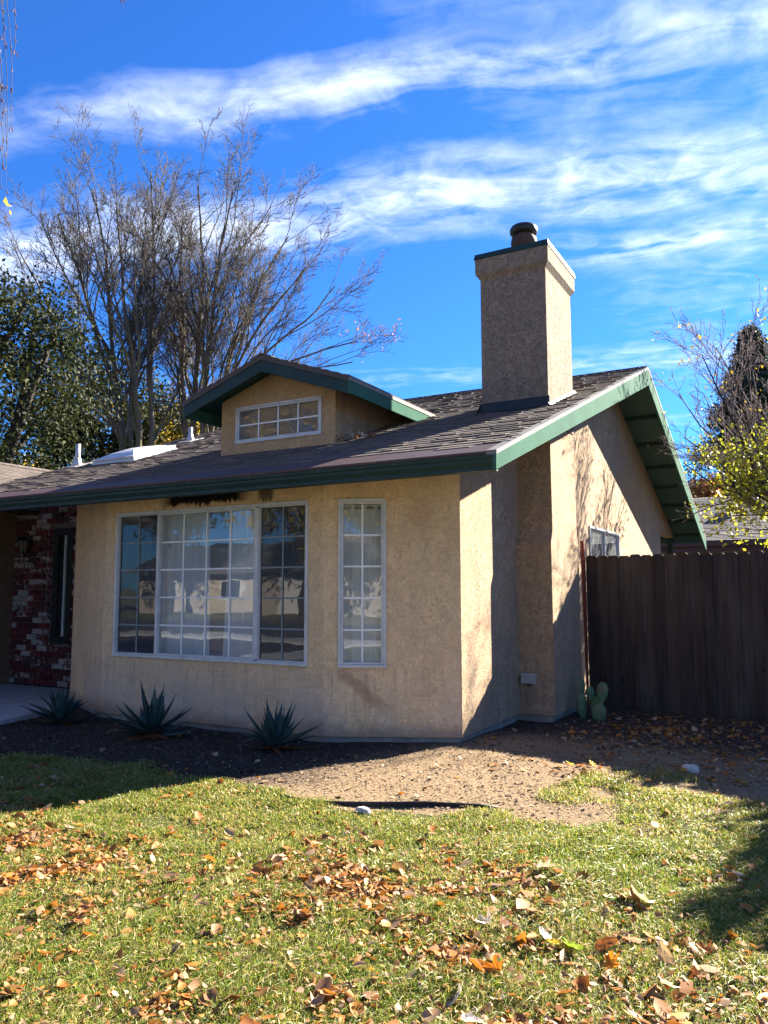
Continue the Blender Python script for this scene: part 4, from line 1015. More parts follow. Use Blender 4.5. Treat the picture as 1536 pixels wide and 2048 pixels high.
def cards(centres, size, rg, aspect=0.55, up=0.0, flat=None):
    """leaf-sized folded diamonds: returns verts, quads"""
    n = len(centres); ax = rg.normal(size=(n, 3)); ax[:, 2] += up; ax /= np.linalg.norm(ax, axis=1)[:, None]
    o = rg.normal(size=(n, 3)); b = np.cross(ax, o); b /= np.linalg.norm(b, axis=1)[:, None]+1e-9; nn = np.cross(ax, b)
    s = size*rg.uniform(0.6, 1.3, n)[:, None]; w = s*aspect
    V = np.stack([centres-ax*s*0.5, centres+b*w*0.5-ax*s*0.05+nn*s*0.12, centres+ax*s*0.5, centres-b*w*0.5-ax*s*0.05+nn*s*0.12], 1).reshape(-1, 3)
    return V, np.arange(4*n).reshape(n, 4)
def foliage(name, mat, parent, clumps, per, spread, size, rg, aspect=0.55, kind='stuff'):
    c = np.repeat(clumps, per, axis=0)+rg.normal(size=(len(clumps)*per, 3))*spread
    V, Fq = cards(c, size, rg, aspect)
    cl = np.repeat(rg.uniform(0, 0.55, len(clumps)), per)
    rnd = np.clip(cl+rg.uniform(0, 0.45, len(c)), 0, 0.999)
    o = link(name, npmesh(name, V, 4, Fq, mat, rnd), parent)
    return o
def branchset(limbs, levels, rg, up=0.25, ang=((20, 42),), ratio=((0.42, 0.68),), nchild=(7, 6, 5, 4), rmin=0.006, wob=0.10, fall=(0.55,), start=(0.22,)):
    """limbs: list of (polyline, r0, r1); returns per-level list of paths and twig tips"""
    pk = lambda seq, lv: seq[min(lv-1, len(seq)-1)]
    out = [[] for _ in range(levels+1)]; tips = []
    cur = []
    for pl, r0, r1 in limbs:
        p = np.array(pl, float)
        d = np.r_[0, np.cumsum(np.linalg.norm(np.diff(p, axis=0), axis=1))]; s = np.linspace(0, d[-1], max(6, int(d[-1]/0.55)))
        q = np.stack([np.interp(s, d, p[:, k]) for k in range(3)], 1); w = rg.normal(size=q.shape)*0.05; w[0] = 0; q = q+np.cumsum(w, 0)*0.5
        r = np.linspace(r0, r1, len(q)); out[0].append((q, r, 8)); cur.append((q, r, d[-1]))
    for lv in range(1, levels+1):
        nxt = []; ml = np.mean([c_[2] for c_ in cur])
        for q, r, L in cur:
            nc = max(2, int(round(pk(nchild, lv)*min(1.6, L/ml))))
            for k in range(nc):
                f0 = pk(start, lv); f = min(f0+(1-f0)*(k+rg.uniform(0, 0.9))/nc, 0.985); x = f*(len(q)-1); i = min(int(x), len(q)-2); u = x-i
                p0 = q[i]*(1-u)+q[i+1]*u; t = q[i+1]-q[i]; t /= np.linalg.norm(t)
                o = rg.normal(size=3); o -= t*o.dot(t); o /= np.linalg.norm(o)
                a = R(rg.uniform(*pk(ang, lv))); dr = t*math.cos(a)+o*math.sin(a); dr[2] += up; dr /= np.linalg.norm(dr)
                l = L*rg.uniform(*pk(ratio, lv))*(1.15-pk(fall, lv)*f); n = max(3, min(8, int(l/0.3)+2))
                pts = [p0]; dd = dr.copy()
                for j in range(n-1):
                    dd = dd+rg.normal(size=3)*wob; dd[2] += up*0.22; dd /= np.linalg.norm(dd); pts.append(pts[-1]+dd*l/(n-1))
                pts = np.array(pts); rr0 = max(rmin*1.05, (r[i]*(1-u)+r[min(i+1, len(r)-1)]*u)*0.6); rad = np.linspace(rr0, max(rmin*0.7, rr0*0.35), n)
                out[lv].append((pts, rad, 5 if lv == 1 else (4 if lv == 2 else 3))); nxt.append((pts, rad, l)); tips.append(pts[-1])
        cur = nxt
    return out, np.array(tips)
def ray_pt(u, v, dist):
    d = F+R2*((u-768)/FPX)-U2*((v-1024)/FPX); return CAM+d*dist

def big_bare_tree(name, label, base, limbs_px, dist, seed, trunk_r, leaves=None):
    """limbs_px: lists of photo-derived directions turned into real points at the tree's own distance, spread in depth"""
    rg = np.random.default_rng(seed); t = thing(name, label, 'tree', base, 'tall bare trees behind the house')
    b = np.array(base); fork = b+np.array([0, 0, 2.2])
    limbs = []
    for i, (pl, r0) in enumerate(limbs_px):
        dep = rg.uniform(-1.8, 1.8)
        pts = [fork]+[np.array(ray_pt(u, v, dist+dep*(k+1)/len(pl))) for k, (u, v) in enumerate(pl)]
        limbs.append((pts, r0*0.8, 0.020))
    out, tips = branchset(limbs, 4, rg, up=0.13, ang=((14, 30), (24, 48), (25, 50), (22, 50)), ratio=((0.34, 0.54), (0.22, 0.40), (0.32, 0.52), (0.35, 0.6)), nchild=(8, 12, 7, 3), rmin=0.0058, fall=(0.72, 0.45, 0.4), start=(0.28, 0.40, 0.3, 0.25))
    tubes([(np.array([b+[0, 0, -0.3], b+[0.05, 0, 0.6], fork+[0, 0, 0.1]]), np.array([trunk_r*1.35, trunk_r, trunk_r*0.95]), 12)], 'trunk', 'bark_grey', t)
    for p in out[0]: tubes([p], 'limb', 'bark_grey', t)
    o = tubes(out[1], 'branches', 'bark_grey', t, 'stuff')
    o = tubes(out[2]+out[3]+out[4], 'twigs', 'twig', t, 'stuff')
    if leaves:
        sel = tips[rg.random(len(tips)) < leaves[1]]; f = np.linalg.norm(sel-np.array(ray_pt(*leaves[2], dist)), axis=1) < leaves[3]
        sel = sel[f]
        if len(sel): o = foliage('leaves', leaves[0], t, sel, 4, 0.09, 0.10, rg); o['kind'] = 'stuff'
    return sum(len(x) for x in out)
bA = ray_pt(262, 900, 23.5); bB = ray_pt(395, 890, 25)
n1 = big_bare_tree('bare_tree', 'tall leafless tree behind the skylight with limbs fanning left', (bA.x, bA.y, 0), [
    ([(232, 860), (120, 690), (70, 560), (35, 500)], 0.13), ([(240, 850), (190, 660), (150, 530), (110, 420)], 0.15), ([(255, 860), (235, 690), (225, 530), (195, 380)], 0.16),
    ([(285, 860), (275, 700), (250, 550), (240, 390)], 0.17), ([(305, 860), (300, 720), (310, 560), (300, 340)], 0.15), ([(238, 870), (150, 790), (70, 760), (10, 700)], 0.10), ([(262, 850), (270, 640), (290, 500), (335, 400)], 0.12)], 23.5, 21, 0.42)
n2 = big_bare_tree('bare_tree', 'tall leafless tree behind the dormer with rust leaves at its right tips', (bB.x, bB.y, 0), [
    ([(365, 850), (355, 700), (345, 560), (350, 440)], 0.15), ([(385, 850), (395, 690), (400, 530), (395, 370)], 0.17), ([(405, 840), (420, 700), (440, 530), (470, 380)], 0.16),
    ([(420, 830), (460, 680), (515, 540), (570, 460)], 0.14), ([(425, 820), (500, 660), (570, 570), (610, 520)], 0.13), ([(430, 800), (540, 690), (605, 635), (655, 570)], 0.12), ([(440, 790), (560, 720), (630, 690), (700, 670)], 0.10), ([(450, 780), (560, 750), (640, 735), (710, 725)], 0.08)], 25, 22, 0.42, ('red_leaves', 0.05, (715, 690), 2.0))

def leafy_tree(name, label, base, h, crown, rx, rz, mat, seed, n, per, spread, size, trunk_r=0.2, barkm='bark_dark', gaps=0.3, group=None, aspect=0.55, limbs=7):
    rg = np.random.default_rng(seed); t = thing(name, label, 'tree', base, group); b = np.array(base, float); c = np.array(crown, float)
    d = rg.normal(size=(n*3, 3)); d /= np.linalg.norm(d, axis=1)[:, None]; rad = rg.uniform(0.35, 1.0, n*3)**0.5
    lump = 0.80+0.28*np.sin(d[:, 0]*5+seed)*np.cos(d[:, 2]*6+seed*2)+0.14*np.sin(d[:, 1]*9+seed)
    pc = c+d*rad[:, None]*lump[:, None]*np.array([rx, rx, rz])
    g_ = sinnoise(pc[:, 0]+pc[:, 2]*0.7, pc[:, 1]+pc[:, 2]*1.1, 2.6/max(0.6, rx/2.5), seed % 8, 2)
    pc = pc[g_ > -1+gaps*2][:n]
    foliage('crown', mat, t, pc, per, spread, size, rg, aspect)['kind'] = 'stuff'
    fork = b+(c-b)*0.35; paths = []
    for k in range(limbs):
        e = pc[rg.integers(len(pc))]; mid = (fork+e)/2+rg.normal(size=3)*0.12*rx; mid[2] += 0.1*rz
        paths.append((np.array([fork, fork*0.6+mid*0.4, mid, e*0.7+mid*0.3, e]), np.linspace(trunk_r*0.55, 0.02, 5), 6))
    tubes([(np.array([b-[0, 0, .2], b*0.6+fork*0.4, fork]), np.array([trunk_r*1.2, trunk_r, trunk_r*0.8]), 10)], 'trunk', barkm, t)
    tubes(paths, 'limbs', barkm, t, 'stuff')
    return t
# evergreens and autumn trees behind the house, left
q = ray_pt(-10, 720, 19); leafy_tree('evergreen_oak', 'dark dense evergreen oak rising at the far left edge', (q.x-0.6, q.y, 0), 9, (q.x, q.y, 6.6), 2.9, 3.3, 'oak_leaves', 31, 260, 70, 0.30, 0.12, 0.30, gaps=0.34, group='trees behind the house', limbs=9)
q = ray_pt(205, 800, 29); leafy_tree('evergreen_oak', 'dark green tree between the left oak and the bare limbs', (q.x, q.y, 0), 9, (q.x, q.y, 6.9), 4.0, 3.2, 'oak_leaves', 32, 330, 80, 0.36, 0.16, 0.28, gaps=0.24, group='trees behind the house', limbs=8)
q = ray_pt(340, 830, 30); leafy_tree('autumn_tree', 'yellow-leaved tree behind the bare stems left of the dormer', (q.x, q.y, 0), 6, (q.x, q.y, 6.6), 2.9, 2.4, 'yellow_leaves', 33, 190, 60, 0.26, 0.15, 0.16, gaps=0.30, group='trees behind the house')
q = ray_pt(420, 800, 32); leafy_tree('evergreen_oak', 'olive green tree low behind the dormer', (q.x, q.y, 0), 8, (q.x, q.y, 6.9), 2.9, 2.6, 'oak_leaves', 34, 170, 70, 0.30, 0.16, 0.2, gaps=0.36, group='trees behind the house')
q = ray_pt(60, 900, 34); leafy_tree('autumn_tree', 'small golden tree low behind the roof at far left', (q.x, q.y, 0), 6, (q.x, q.y, 5.6), 2.6, 1.8, 'yellow_leaves', 35, 90, 60, 0.3, 0.16, 0.16, gaps=0.40, group='trees behind the house')
# right-hand side: half-bare tree over the fence, conifer, red tree, neighbour
def lime_tree():
    base = (3.3, 7.9, 0); rg = np.random.default_rng(44); t = thing('half_bare_tree', 'half-bare tree with yellow-green leaves hanging over the fence', 'tree', base)
    b = np.array(base, float); fork = b+[0, 0, 1.7]; limbs = []
    for pl in ([(1530, 1000), (1490, 900), (1445, 820), (1400, 720)], [(1540, 980), (1500, 880), (1470, 790), (1425, 700)], [(1545, 980), (1520, 860), (1500, 780), (1485, 690)], [(1540, 1000), (1480, 930), (1415, 870), (1360, 790)],
               [(1535, 1020), (1470, 985), (1400, 960), (1370, 930)], [(1550, 980), (1570, 860), (1575, 780), (1560, 680)], [(1560, 1000), (1640, 900), (1700, 760)], [(1545, 1010), (1480, 970), (1400, 890), (1360, 870)]):
        dd = rg.uniform(-0.9, 0.9); limbs.append(([fork]+[np.array(ray_pt(u, v, 13+dd*(k+1)/4)) for k, (u, v) in enumerate(pl)], 0.040, 0.008))
    out, tips = branchset(limbs, 3, rg, up=0.10, ang=((22, 50),), nchild=(15, 7, 4), rmin=0.0035, ratio=((0.22, 0.42), (0.3, 0.5), (0.3, 0.5)))
    tubes([(np.array([b-[0, 0, .2], b+[0, 0, 0.8], fork]), np.array([0.10, 0.075, 0.07]), 9)], 'trunk', 'bark_dark', t)
    for p in out[0]: tubes([p], 'limb', 'bark_dark', t)
    tubes(out[1]+out[2]+out[3], 'twigs', 'twig_purple', t, 'stuff')
    pxs = np.array([768+FPX*((Vector(p)-CAM).dot(R2)/(Vector(p)-CAM).dot(F)) for p in tips]); low = tips[(tips[:, 2] < 3.9) & (pxs > 1395)]; low = low[rg.random(len(low)) < 0.16]
    extra = np.array([np.array(ray_pt(1400+150*rg.random()**0.7, rg.uniform(900, 1080), rg.uniform(11.6, 13.6))) for _ in range(34)])
    foliage('leaves', 'lime_leaves', t, np.concatenate([low, extra]), 11, 0.12, 0.075, rg, 0.75)['kind'] = 'stuff'
    up_ = tips[(tips[:, 2] > 3.7) & (rg.random(len(tips)) < 0.02)]
    if len(up_): foliage('upper_leaves', 'yellow_leaves', t, up_, 4, 0.08, 0.06, rg, 0.7)['kind'] = 'stuff'
lime_tree()
def conifer(base, h, r, seed):
    rg = np.random.default_rng(seed); t = thing('conifer', 'tall dark conifer beyond the neighbouring roof at the right', 'tree', base); b = np.array(base, float); cl = []; paths = []
    for k in range(560):
        f = rg.random()**0.8; z = 0.6+f*(h-0.6); rr_ = r*(1-f)**0.9*rg.uniform(0.5, 1.0)+0.05; a = rg.uniform(0, 6.283)
        e = b+[rr_*math.cos(a), rr_*math.sin(a), z-0.25*rr_]
        paths.append((np.array([b+[0, 0, z], e]), np.array([0.04, 0.012]), 4))
        for s in np.linspace(0.35, 1, 5): cl.append((b+[0, 0, z])*(1-s)+e*s)
    foliage('needles', 'conifer_needles', t, np.array(cl), 40, 0.17, 0.20, rg, 0.38)['kind'] = 'stuff'
    tubes([(np.array([b-[0, 0, .3], b+[0, 0, h*0.5], b+[0, 0, h]]), np.array([0.3, 0.17, 0.02]), 9)], 'trunk', 'bark_dark', t); tubes(paths, 'boughs', 'bark_dark', t, 'stuff')
q = ray_pt(1522, 1100, 38); conifer((q.x, q.y, 0), 14.4, 7.2, 51)
q = ray_pt(1405, 990, 33); leafy_tree('red_tree', 'small red and orange autumn tree beyond the gable end', (q.x, q.y, 0), 6, (q.x, q.y, 5.0), 1.25, 1.5, 'red_leaves', 52, 70, 55, 0.22, 0.15, 0.12, gaps=0.35)

# neighbouring house: grey roof over the fence
nb = thing('neighbour_house', 'neighbouring house with grey shingle roof behind the fence', 'house', (6.0, 20.5, 0))
NE, NR, NZ, NS = 16.6, 21.5, 2.78, 0.36
mb = MB(); slab(mb, -7.2, 13.0, NE, NZ-0.014, NR, NZ+NS*(NR-NE)-0.014, 0.08); slab(mb, -7.2, 13.0, NR+.001, NZ+NS*(NR-NE)-0.014, NR+5, NZ-0.014, 0.08); nroof = mb.build('roof', 'roof_deck_top', nb)
mb = MB(); rr = random.Random(9); ncs, nsn = math.cos(math.atan(NS)), math.sin(math.atan(NS))
for k in range(38):
    s0 = k*0.14-0.02; x = -3.2+rr.uniform(-.2, 0)
    if s0 > (NR-NE)/ncs-0.1: break
    while x < 8:
        w = rr.choice((0.17, 0.22, 0.28, 0.33)); tab(mb, max(x, -3.2), x+w-0.006, s0, s0+0.19, 0.012+rr.choice((0, 0.006)), lambda a, s, h: (a, NE+s*ncs-h*nsn, NZ+s*nsn+h*ncs), rr.random()); x += w
o = mb.build('shingle_field', 'shingle_grey', nroof); o['kind'] = 'stuff'
mb = MB(); mb.box(-7.2, 13.0, NE-0.11, NE-0.02, NZ-0.16, NZ-0.03); mb.build('gutter', 'brown_metal', nb)
mb = MB(); mb.box(-7.2, 13.0, NE+0.01, NE+0.05, NZ-0.30, NZ-0.10); mb.build('fascia', 'brown_metal', nb)
mb = MB(); mb.box(-6.8, 12.6, NE+0.5, NR+4.5, 0, NZ-0.05); mb.build('wall', 'render_pale', nb)
mb = MB(); zz = NZ+NS*2.4; mb.hexa([(0.30, NE+2.2, zz-0.06), (0.80, NE+2.2, zz-0.06), (0.80, NE+2.6, zz+0.02), (0.30, NE+2.6, zz+0.02), (0.33, NE+2.22, zz+0.10), (0.77, NE+2.22, zz+0.10), (0.77, NE+2.55, zz+0.13), (0.33, NE+2.55, zz+0.13)]); mb.build('roof_vent', 'trim_metal', nb)
# hedge added out of view beyond the fence, shaped to shade the lawn corner
rg = np.random.default_rng(61); sh = thing('shade_hedge', 'unseen hedge added behind the fence to shade the lawn corner', 'hedge', (5.6, 4.6, 0))
pc = np.stack([rg.uniform(5.12, 6.3, 1500), rg.uniform(2.80, 6.6, 1500), rg.uniform(0.3, 3.6, 1500)], 1)
lowx = rg.uniform(3.15, 5.0, 620); pc = np.concatenate([pc, np.stack([lowx, 3.62-0.45*(lowx-3.15)+rg.uniform(0, 0.9, 620), rg.uniform(0.4, 2.36, 620)], 1)])
foliage('crown', 'oak_leaves', sh, pc, 46, 0.10, 0.12, rg)['kind'] = 'stuff'
for yy in (3.3, 4.3, 5.3, 6.2): tubes([(np.array([(5.6, yy, -.2), (5.62, yy+.03, 1.2), (5.57, yy, 2.6)]), np.array([0.05, 0.04, 0.02]), 7)], 'stem', 'bark_dark', sh)

# weeping birch left of the camera: only its hanging catkin twigs reach the picture
def birch():
    base = (-3.7, -5.4, 0); rg = np.random.default_rng(71); t = thing('weeping_birch', 'weeping birch whose catkin twigs dangle at the top left', 'tree', base); b = np.array(base, float)
    limb = np.array([b+[0, 0, 3.4], b+[0.7, 0.5, 5.0], b+[1.3, 1.0, 6.2], b+[2.2, 1.6, 6.9], b+[3.1, 2.1, 7.0]]); limb2 = np.array([b+[0, 0, 3.0], b+[-0.9, 0.4, 4.6], b+[-1.6, 0.5, 6.0]]); limb3 = np.array([b+[0, 0, 3.6], b+[0.1, -0.4, 5.6], b+[0.3, -0.9, 7.6]])
    tubes([(np.array([b-[0, 0, .2], b+[0, 0, 1.8], b+[0, 0, 3.6]]), np.array([0.16, 0.13, 0.10]), 10)], 'trunk', 'bark_grey', t)
    for l in (limb, limb2, limb3): tubes([(l, np.linspace(0.06, 0.012, len(l)), 7)], 'limb', 'bark_grey', t)
    def hang(ends, par):
        paths = []; cat = MB()
        for (top, length, sway) in ends:
            n = 14; pts = []
            for i in range(n+1):
                f = i/n; pts.append(top+np.array([sway[0]*f+0.02*math.sin(f*9+top[0]*7), sway[1]*f+0.02*math.cos(f*8+top[1]*5), -length*f]))
            pts = np.array(pts); paths.append((pts, np.linspace(0.0035, 0.0012, n+1), 4))
            for i in range(3, n+1):
                if rg.random() < 0.8:
                    for _ in range(1+int(rg.random() < 0.4)):
                        p = pts[i]+rg.normal(size=3)*0.006; dr = np.array([rg.normal()*0.35, rg.normal()*0.35, -1.0]); dr /= np.linalg.norm(dr); l = rg.uniform(0.025, 0.05)
                        cat.tube([p, p+dr*0.012, p+dr*l*0.6+rg.normal(size=3)*0.003, p+dr*l], [0.0012, 0.0032, 0.0038, 0.001], 5, rg.random())
        tubes(paths, 'hanging_twigs', 'twig', par, 'stuff'); o = cat.build('catkins', 'catkin', par, True); o['kind'] = 'stuff'
    ends = []
    for (u, v0, v1, dist) in ((6, -330, 110, 5.0), (-14, -330, 90, 5.1), (30, -300, 100, 5.0), (4, -300, 330, 4.9), (14, -300, 300, 5.0), (-6, -250, 420, 5.0), (10, -280, 425, 5.05), (-20, -250, 430, 5.0), (22, -300, 250, 5.05), (2, -280, 370, 5.1), (248, -320, 22, 5.2), (-40, -300, 300, 5.0), (-70, -300, 200, 5.0)):
        a_ = np.array(ray_pt(u-16, v0, dist)); e_ = np.array(ray_pt(u, v1, dist)); ends.append((a_, a_[2]-e_[2], (e_-a_)[:2]))
    hang(ends, t)
    lv = np.array([np.array(ray_pt(16, 408, 5.0)), np.array(ray_pt(20, 425, 5.0)), np.array(ray_pt(12, 402, 5.0))]); V, Fq = cards(lv, 0.045, rg, 0.7)
    link('leaves', npmesh('leaves', V, 4, Fq, 'leaf_yellow', np.array([0.2, 0.6, 0.9])), t)['kind'] = 'stuff'
birch()

# ------------------------------------------------------------------ across the street (seen in the window glass)
op = thing('street_house', 'pale house across the street reflected in the bay window', 'house', (-26, -33, 0))
mb = MB(); mb.box(-36, -17, -40, -31, 0, 2.7); mb.build('wall', 'render_pale', op)
mb = MB(); slab(mb, -36.6, -16.4, -30.3, 2.6, -35.5, 4.6, 0.15); oroof = mb.build('roof', 'shingle_grey', op)
mb = MB(); slab(mb, -36.6, -16.4, -35.502, 4.6, -40.7, 2.6, 0.15); mb.build('roof', 'shingle_grey', op)
for x in (-34.5, -29.0):
    m = MB(); m.box(x, x+1.8, -30.99, -30.93, 0.9, 2.1); wq = m.build('window', 'paint_white', op); m = MB(); m.box(x+0.08, x+1.72, -30.928, -30.92, 0.98, 2.02); m.build('pane', 'dark_metal', wq)
mb = MB(); mb.box(-24.5, -19.5, -30.99, -30.94, 0.0, 2.2); gd = mb.build('garage_door', 'paint_white', op)
op2 = thing('street_house', 'tan house across the street reflected in the narrow window', 'house', (8, -33, 0))
mb = MB(); mb.box(-3, 17, -40, -31, 0, 2.7); mb.build('wall', 'render_pale', op2)
mb = MB(); slab(mb, -3.6, 17.6, -30.3, 2.6, -35.5, 4.6, 0.15); mb.build('roof', 'shingle', op2)
mb = MB(); slab(mb, -3.6, 17.6, -35.502, 4.6, -40.7, 2.6, 0.15); mb.build('roof', 'shingle', op2)
mb = MB(); mb.box(1.5, 6.5, -30.99, -30.94, 0.0, 2.2); mb.build('garage_door', 'paint_white', op2)
for i, (x, y, h, rx, mt, lb) in enumerate(((-11.5, -25.5, 15, 4.6, 'yellow_leaves', 'golden street tree reflected at the right of the bay window'), (-20, -27.0, 16, 4.8, 'yellow_leaves', 'tall golden street tree reflected in the dormer and bay window'), (-30, -27.5, 16, 5.0, 'oak_leaves', 'dark street tree reflected in the middle of the bay window'), (-41, -28, 15, 5.0, 'yellow_leaves', 'golden street tree reflected at the left of the bay window'), (-54, -30, 15, 5.2, 'oak_leaves', 'dark far street tree at the end of the reflected row'), (0.5, -27, 14, 4.2, 'oak_leaves', 'green street tree reflected in the narrow window'), (11, -27, 13, 4.4, 'yellow_leaves', 'yellow street tree behind the camera to the right'))):
    leafy_tree('street_tree', lb, (x, y, 0), h, (x, y, h*0.60), rx, h*0.42, mt, 80+i, 230, 60, 0.42, 0.30, 0.28, gaps=0.18, group='trees across the street')

# ------------------------------------------------------------------ grass
def vis_dist(x, y):
    return np.sqrt((x-CAM.x)**2+(y-CAM.y)**2)
def in_view(x, y, m=0.62):
    dx, dy = x-CAM.x, y-CAM.y; f = dx*F.x+dy*F.y; r_ = dx*R2.x+dy*R2.y
    return (f > 0.8) & (np.abs(r_) < m*f+0.4)
def grass():
    rg = np.random.default_rng(91)
    def scatter(dens, x0, x1, y0, y1):
        n = int(dens*(x1-x0)*(y1-y0)); return rg.uniform(x0, x1, n), rg.uniform(y0, y1, n)
    x, y = scatter(36000, -5.2, 4.6, -5.6, 0.05); v = in_view(x, y)
    dist = vis_dist(x, y); keep = v & (rg.random(len(x)) < np.clip(3.4/dist, 0, 1)**1.0*np.where(dist < 2.2, 0.5, 1))
    x2, y2 = scatter(1500, -5.2, 6.5, -11.5, 0.0); k2 = ~in_view(x2, y2)
    x = np.r_[x[keep], x2[k2]]; y = np.r_[y[keep], y2[k2]]
    e1, e2 = 0.07*sinnoise(x, y, 6, 1, 3)+rg.normal(0, 0.05, len(x)), 0.07*sinnoise(x, y, 6, 2, 3)+rg.normal(0, 0.05, len(x))
    ok = inpoly(x+e1, y+e2, LAWN); x, y = x[ok], y[ok]
    thin = sinnoise(x, y, 2.2, 4, 3); tuft = sinnoise(x, y, 9, 6, 2)
    # sparser towards the bare soil
    near = np.minimum(1, np.maximum(0.12, (-1.55-y)/0.9+0.35*tuft+np.where(x > 1.0, 1.15, 0.1)))
    near = np.where(x < -0.7, 1, near)
    ok = rg.random(len(x)) < near*np.clip(0.80+0.35*tuft+0.25*thin, 0.25, 1); x, y, thin, tuft = x[ok], y[ok], thin[ok], tuft[ok]
    n = len(x); dist = vis_dist(x, y)
    h = (0.020+0.018*rg.random(n)+0.016*np.clip(tuft, -1, 1)+0.008*thin)*rg.uniform(0.6, 1.35, n); h = np.maximum(h, 0.012)
    w = rg.uniform(0.0011, 0.0023, n)*np.clip(dist/3.4, 0.8, 1.9)
    a = rg.uniform(0, 2*np.pi, n); lean = rg.uniform(0.2, 1.9, n)**1.2*h; la = rg.uniform(0, 2*np.pi, n)
    z = gz(x, y)+0.004; bx, by = np.cos(a)*w, np.sin(a)*w; lx, ly = np.cos(la)*lean, np.sin(la)*lean
    V = np.zeros((n, 5, 3)); 
    V[:, 0] = np.stack([x-bx, y-by, z], 1); V[:, 1] = np.stack([x+bx, y+by, z], 1)
    V[:, 2] = np.stack([x+bx*0.8+lx*0.35, y+by*0.8+ly*0.35, z+h*0.62], 1); V[:, 3] = np.stack([x-bx*0.8+lx*0.35, y-by*0.8+ly*0.35, z+h*0.6], 1)
    V[:, 4] = np.stack([x+lx, y+ly, z+h*np.maximum(0.25, 1-0.33*lean/h)], 1)
    idx = (np.arange(n)*5)[:, None]
    T = np.concatenate([idx+np.array([[0, 1, 2]]), idx+np.array([[0, 2, 3]]), idx+np.array([[3, 2, 4]])], 1).reshape(-1, 3)
    dry = np.clip(0.25+0.24*sinnoise(x, y, 3.1, 2, 3)-0.10*tuft, 0.04, 0.6)
    c = np.where(rg.random(n) < dry, rg.uniform(0.70, 1.0, n), np.clip(rg.uniform(0, 0.66, n)+0.1*thin, 0, 0.66)); c = np.minimum(c, 0.999)
    o = link('grass', npmesh('grass', V.reshape(-1, 3), 3, T, 'grass', np.repeat(c, 3)))
    tag(o, 'short green and straw-coloured lawn grass in front of the house', 'grass', kind='stuff'); return n
ngrass = grass()

# ------------------------------------------------------------------ bark chips and grit in the bed
def chips():
    rg = np.random.default_rng(95); n = 150000
    x = rg.uniform(-5.3, 3.6, n); y = rg.uniform(-2.6, 2.8, n)
    foot = [(-7.6, 0.8), (-5.43, 0.02), (-4.16, -0.60), (-1.16, -0.60), (0.03, -0.03), (0.03, 1.6), (0.42, 1.58), (0.42, 3.2), (-7.6, 3.2)]
    path = [(-7.64, 0.72), (-7.64, -9.5), (-6.6, -9.5), (-5.55, -3.0), (-4.70, -1.40), (-5.05, -0.30), (-5.47, 0.03), (-5.47, 0.72)]
    ok = ~inpoly(x, y, foot) & ~inpoly(x, y, path) & ~inpoly(x, y, LAWN) & in_view(x, y) & (y < 2.8-0.1*x)
    x, y = x[ok], y[ok]; n = len(x)
    L = rg.uniform(0.003, 0.010, n)*np.where(rg.random(n) < 0.06, 2.2, 1); W = L*rg.uniform(0.25, 0.6, n); a = rg.uniform(0, 6.283, n); t1 = rg.normal(0, 0.3, n); t2 = rg.normal(0, 0.35, n)
    ux_, uy_ = np.cos(a), np.sin(a); z = gz(x, y)+0.002+rg.uniform(0, 0.006, n)
    A = np.stack([ux_*L, uy_*L, t1*L], 1); B = np.stack([-uy_*W, ux_*W, t2*W], 1); c = np.stack([x, y, z], 1); H = np.stack([0*x, 0*x, W*0.35], 1)
    V = np.stack([c-A-B, c+A*0.9-B, c+A+B, c-A*0.8+B, c-A*0.5+H, c+A*0.6+H], 1).reshape(-1, 3)
    i = (np.arange(n)*6)[:, None]
    T = np.concatenate([i+np.array([[0, 1, 5]]), i+np.array([[0, 5, 4]]), i+np.array([[1, 2, 5]]), i+np.array([[2, 3, 4]]), i+np.array([[2, 4, 5]]), i+np.array([[3, 0, 4]])], 1).reshape(-1, 3)
    pale = np.clip((x-0.25*y+0.55+0.35*sinnoise(x, y, 2.4, 7, 3))/0.8, 0, 1)*np.clip((1.0-y)/0.8, 0, 1)
    kp = rg.random(n) < 1-0.55*pale
    r_ = np.where(rg.random(n) < 0.05+0.85*pale, rg.uniform(0.5, 0.92, n), rg.uniform(0.0, 0.5, n)); r_ = np.where((rg.random(n) < 0.012), 0.9, r_)
    V = V.reshape(n, 6, 3)[kp].reshape(-1, 3); T = T.reshape(n, 18)[:kp.sum()].reshape(-1, 3); r_ = r_[kp]
    o = link('bark_chips', npmesh('bark_chips', V, 3, T, 'chips', np.repeat(r_, 6)))
    tag(o, 'dry bark chips and grit covering the planting bed', 'mulch', kind='stuff')
chips()

# ------------------------------------------------------------------ fallen leaves
def leaf_outline(kind, rr):
    if kind == 'maple':
        lob = [(-2.25, 0.62), (-1.85, 0.36), (-1.25, 0.88), (-0.95, 0.62), (-0.72, 0.40), (-0.42, 0.86), (-0.15, 0.92), (0.0, 1.05), (0.15, 0.92), (0.42, 0.86), (0.72, 0.40), (0.95, 0.62), (1.25, 0.88), (1.85, 0.36), (2.25, 0.62), (2.85, 0.30), (-2.85, 0.30)]
        lob = sorted(lob); return [(r*math.sin(a)*rr.uniform(.92, 1.08), r*math.cos(a)*rr.uniform(.92, 1.08)) for a, r in lob]
    pts = []
    for k in range(14):
        t = 2*math.pi*k/14; j_ = rr.uniform(0.86, 1.12); pts.append((0.46*math.sin(t)*(1-0.3*math.cos(t))*j_, 0.95*math.cos(t)*rr.uniform(0.92, 1.06)))
    return pts
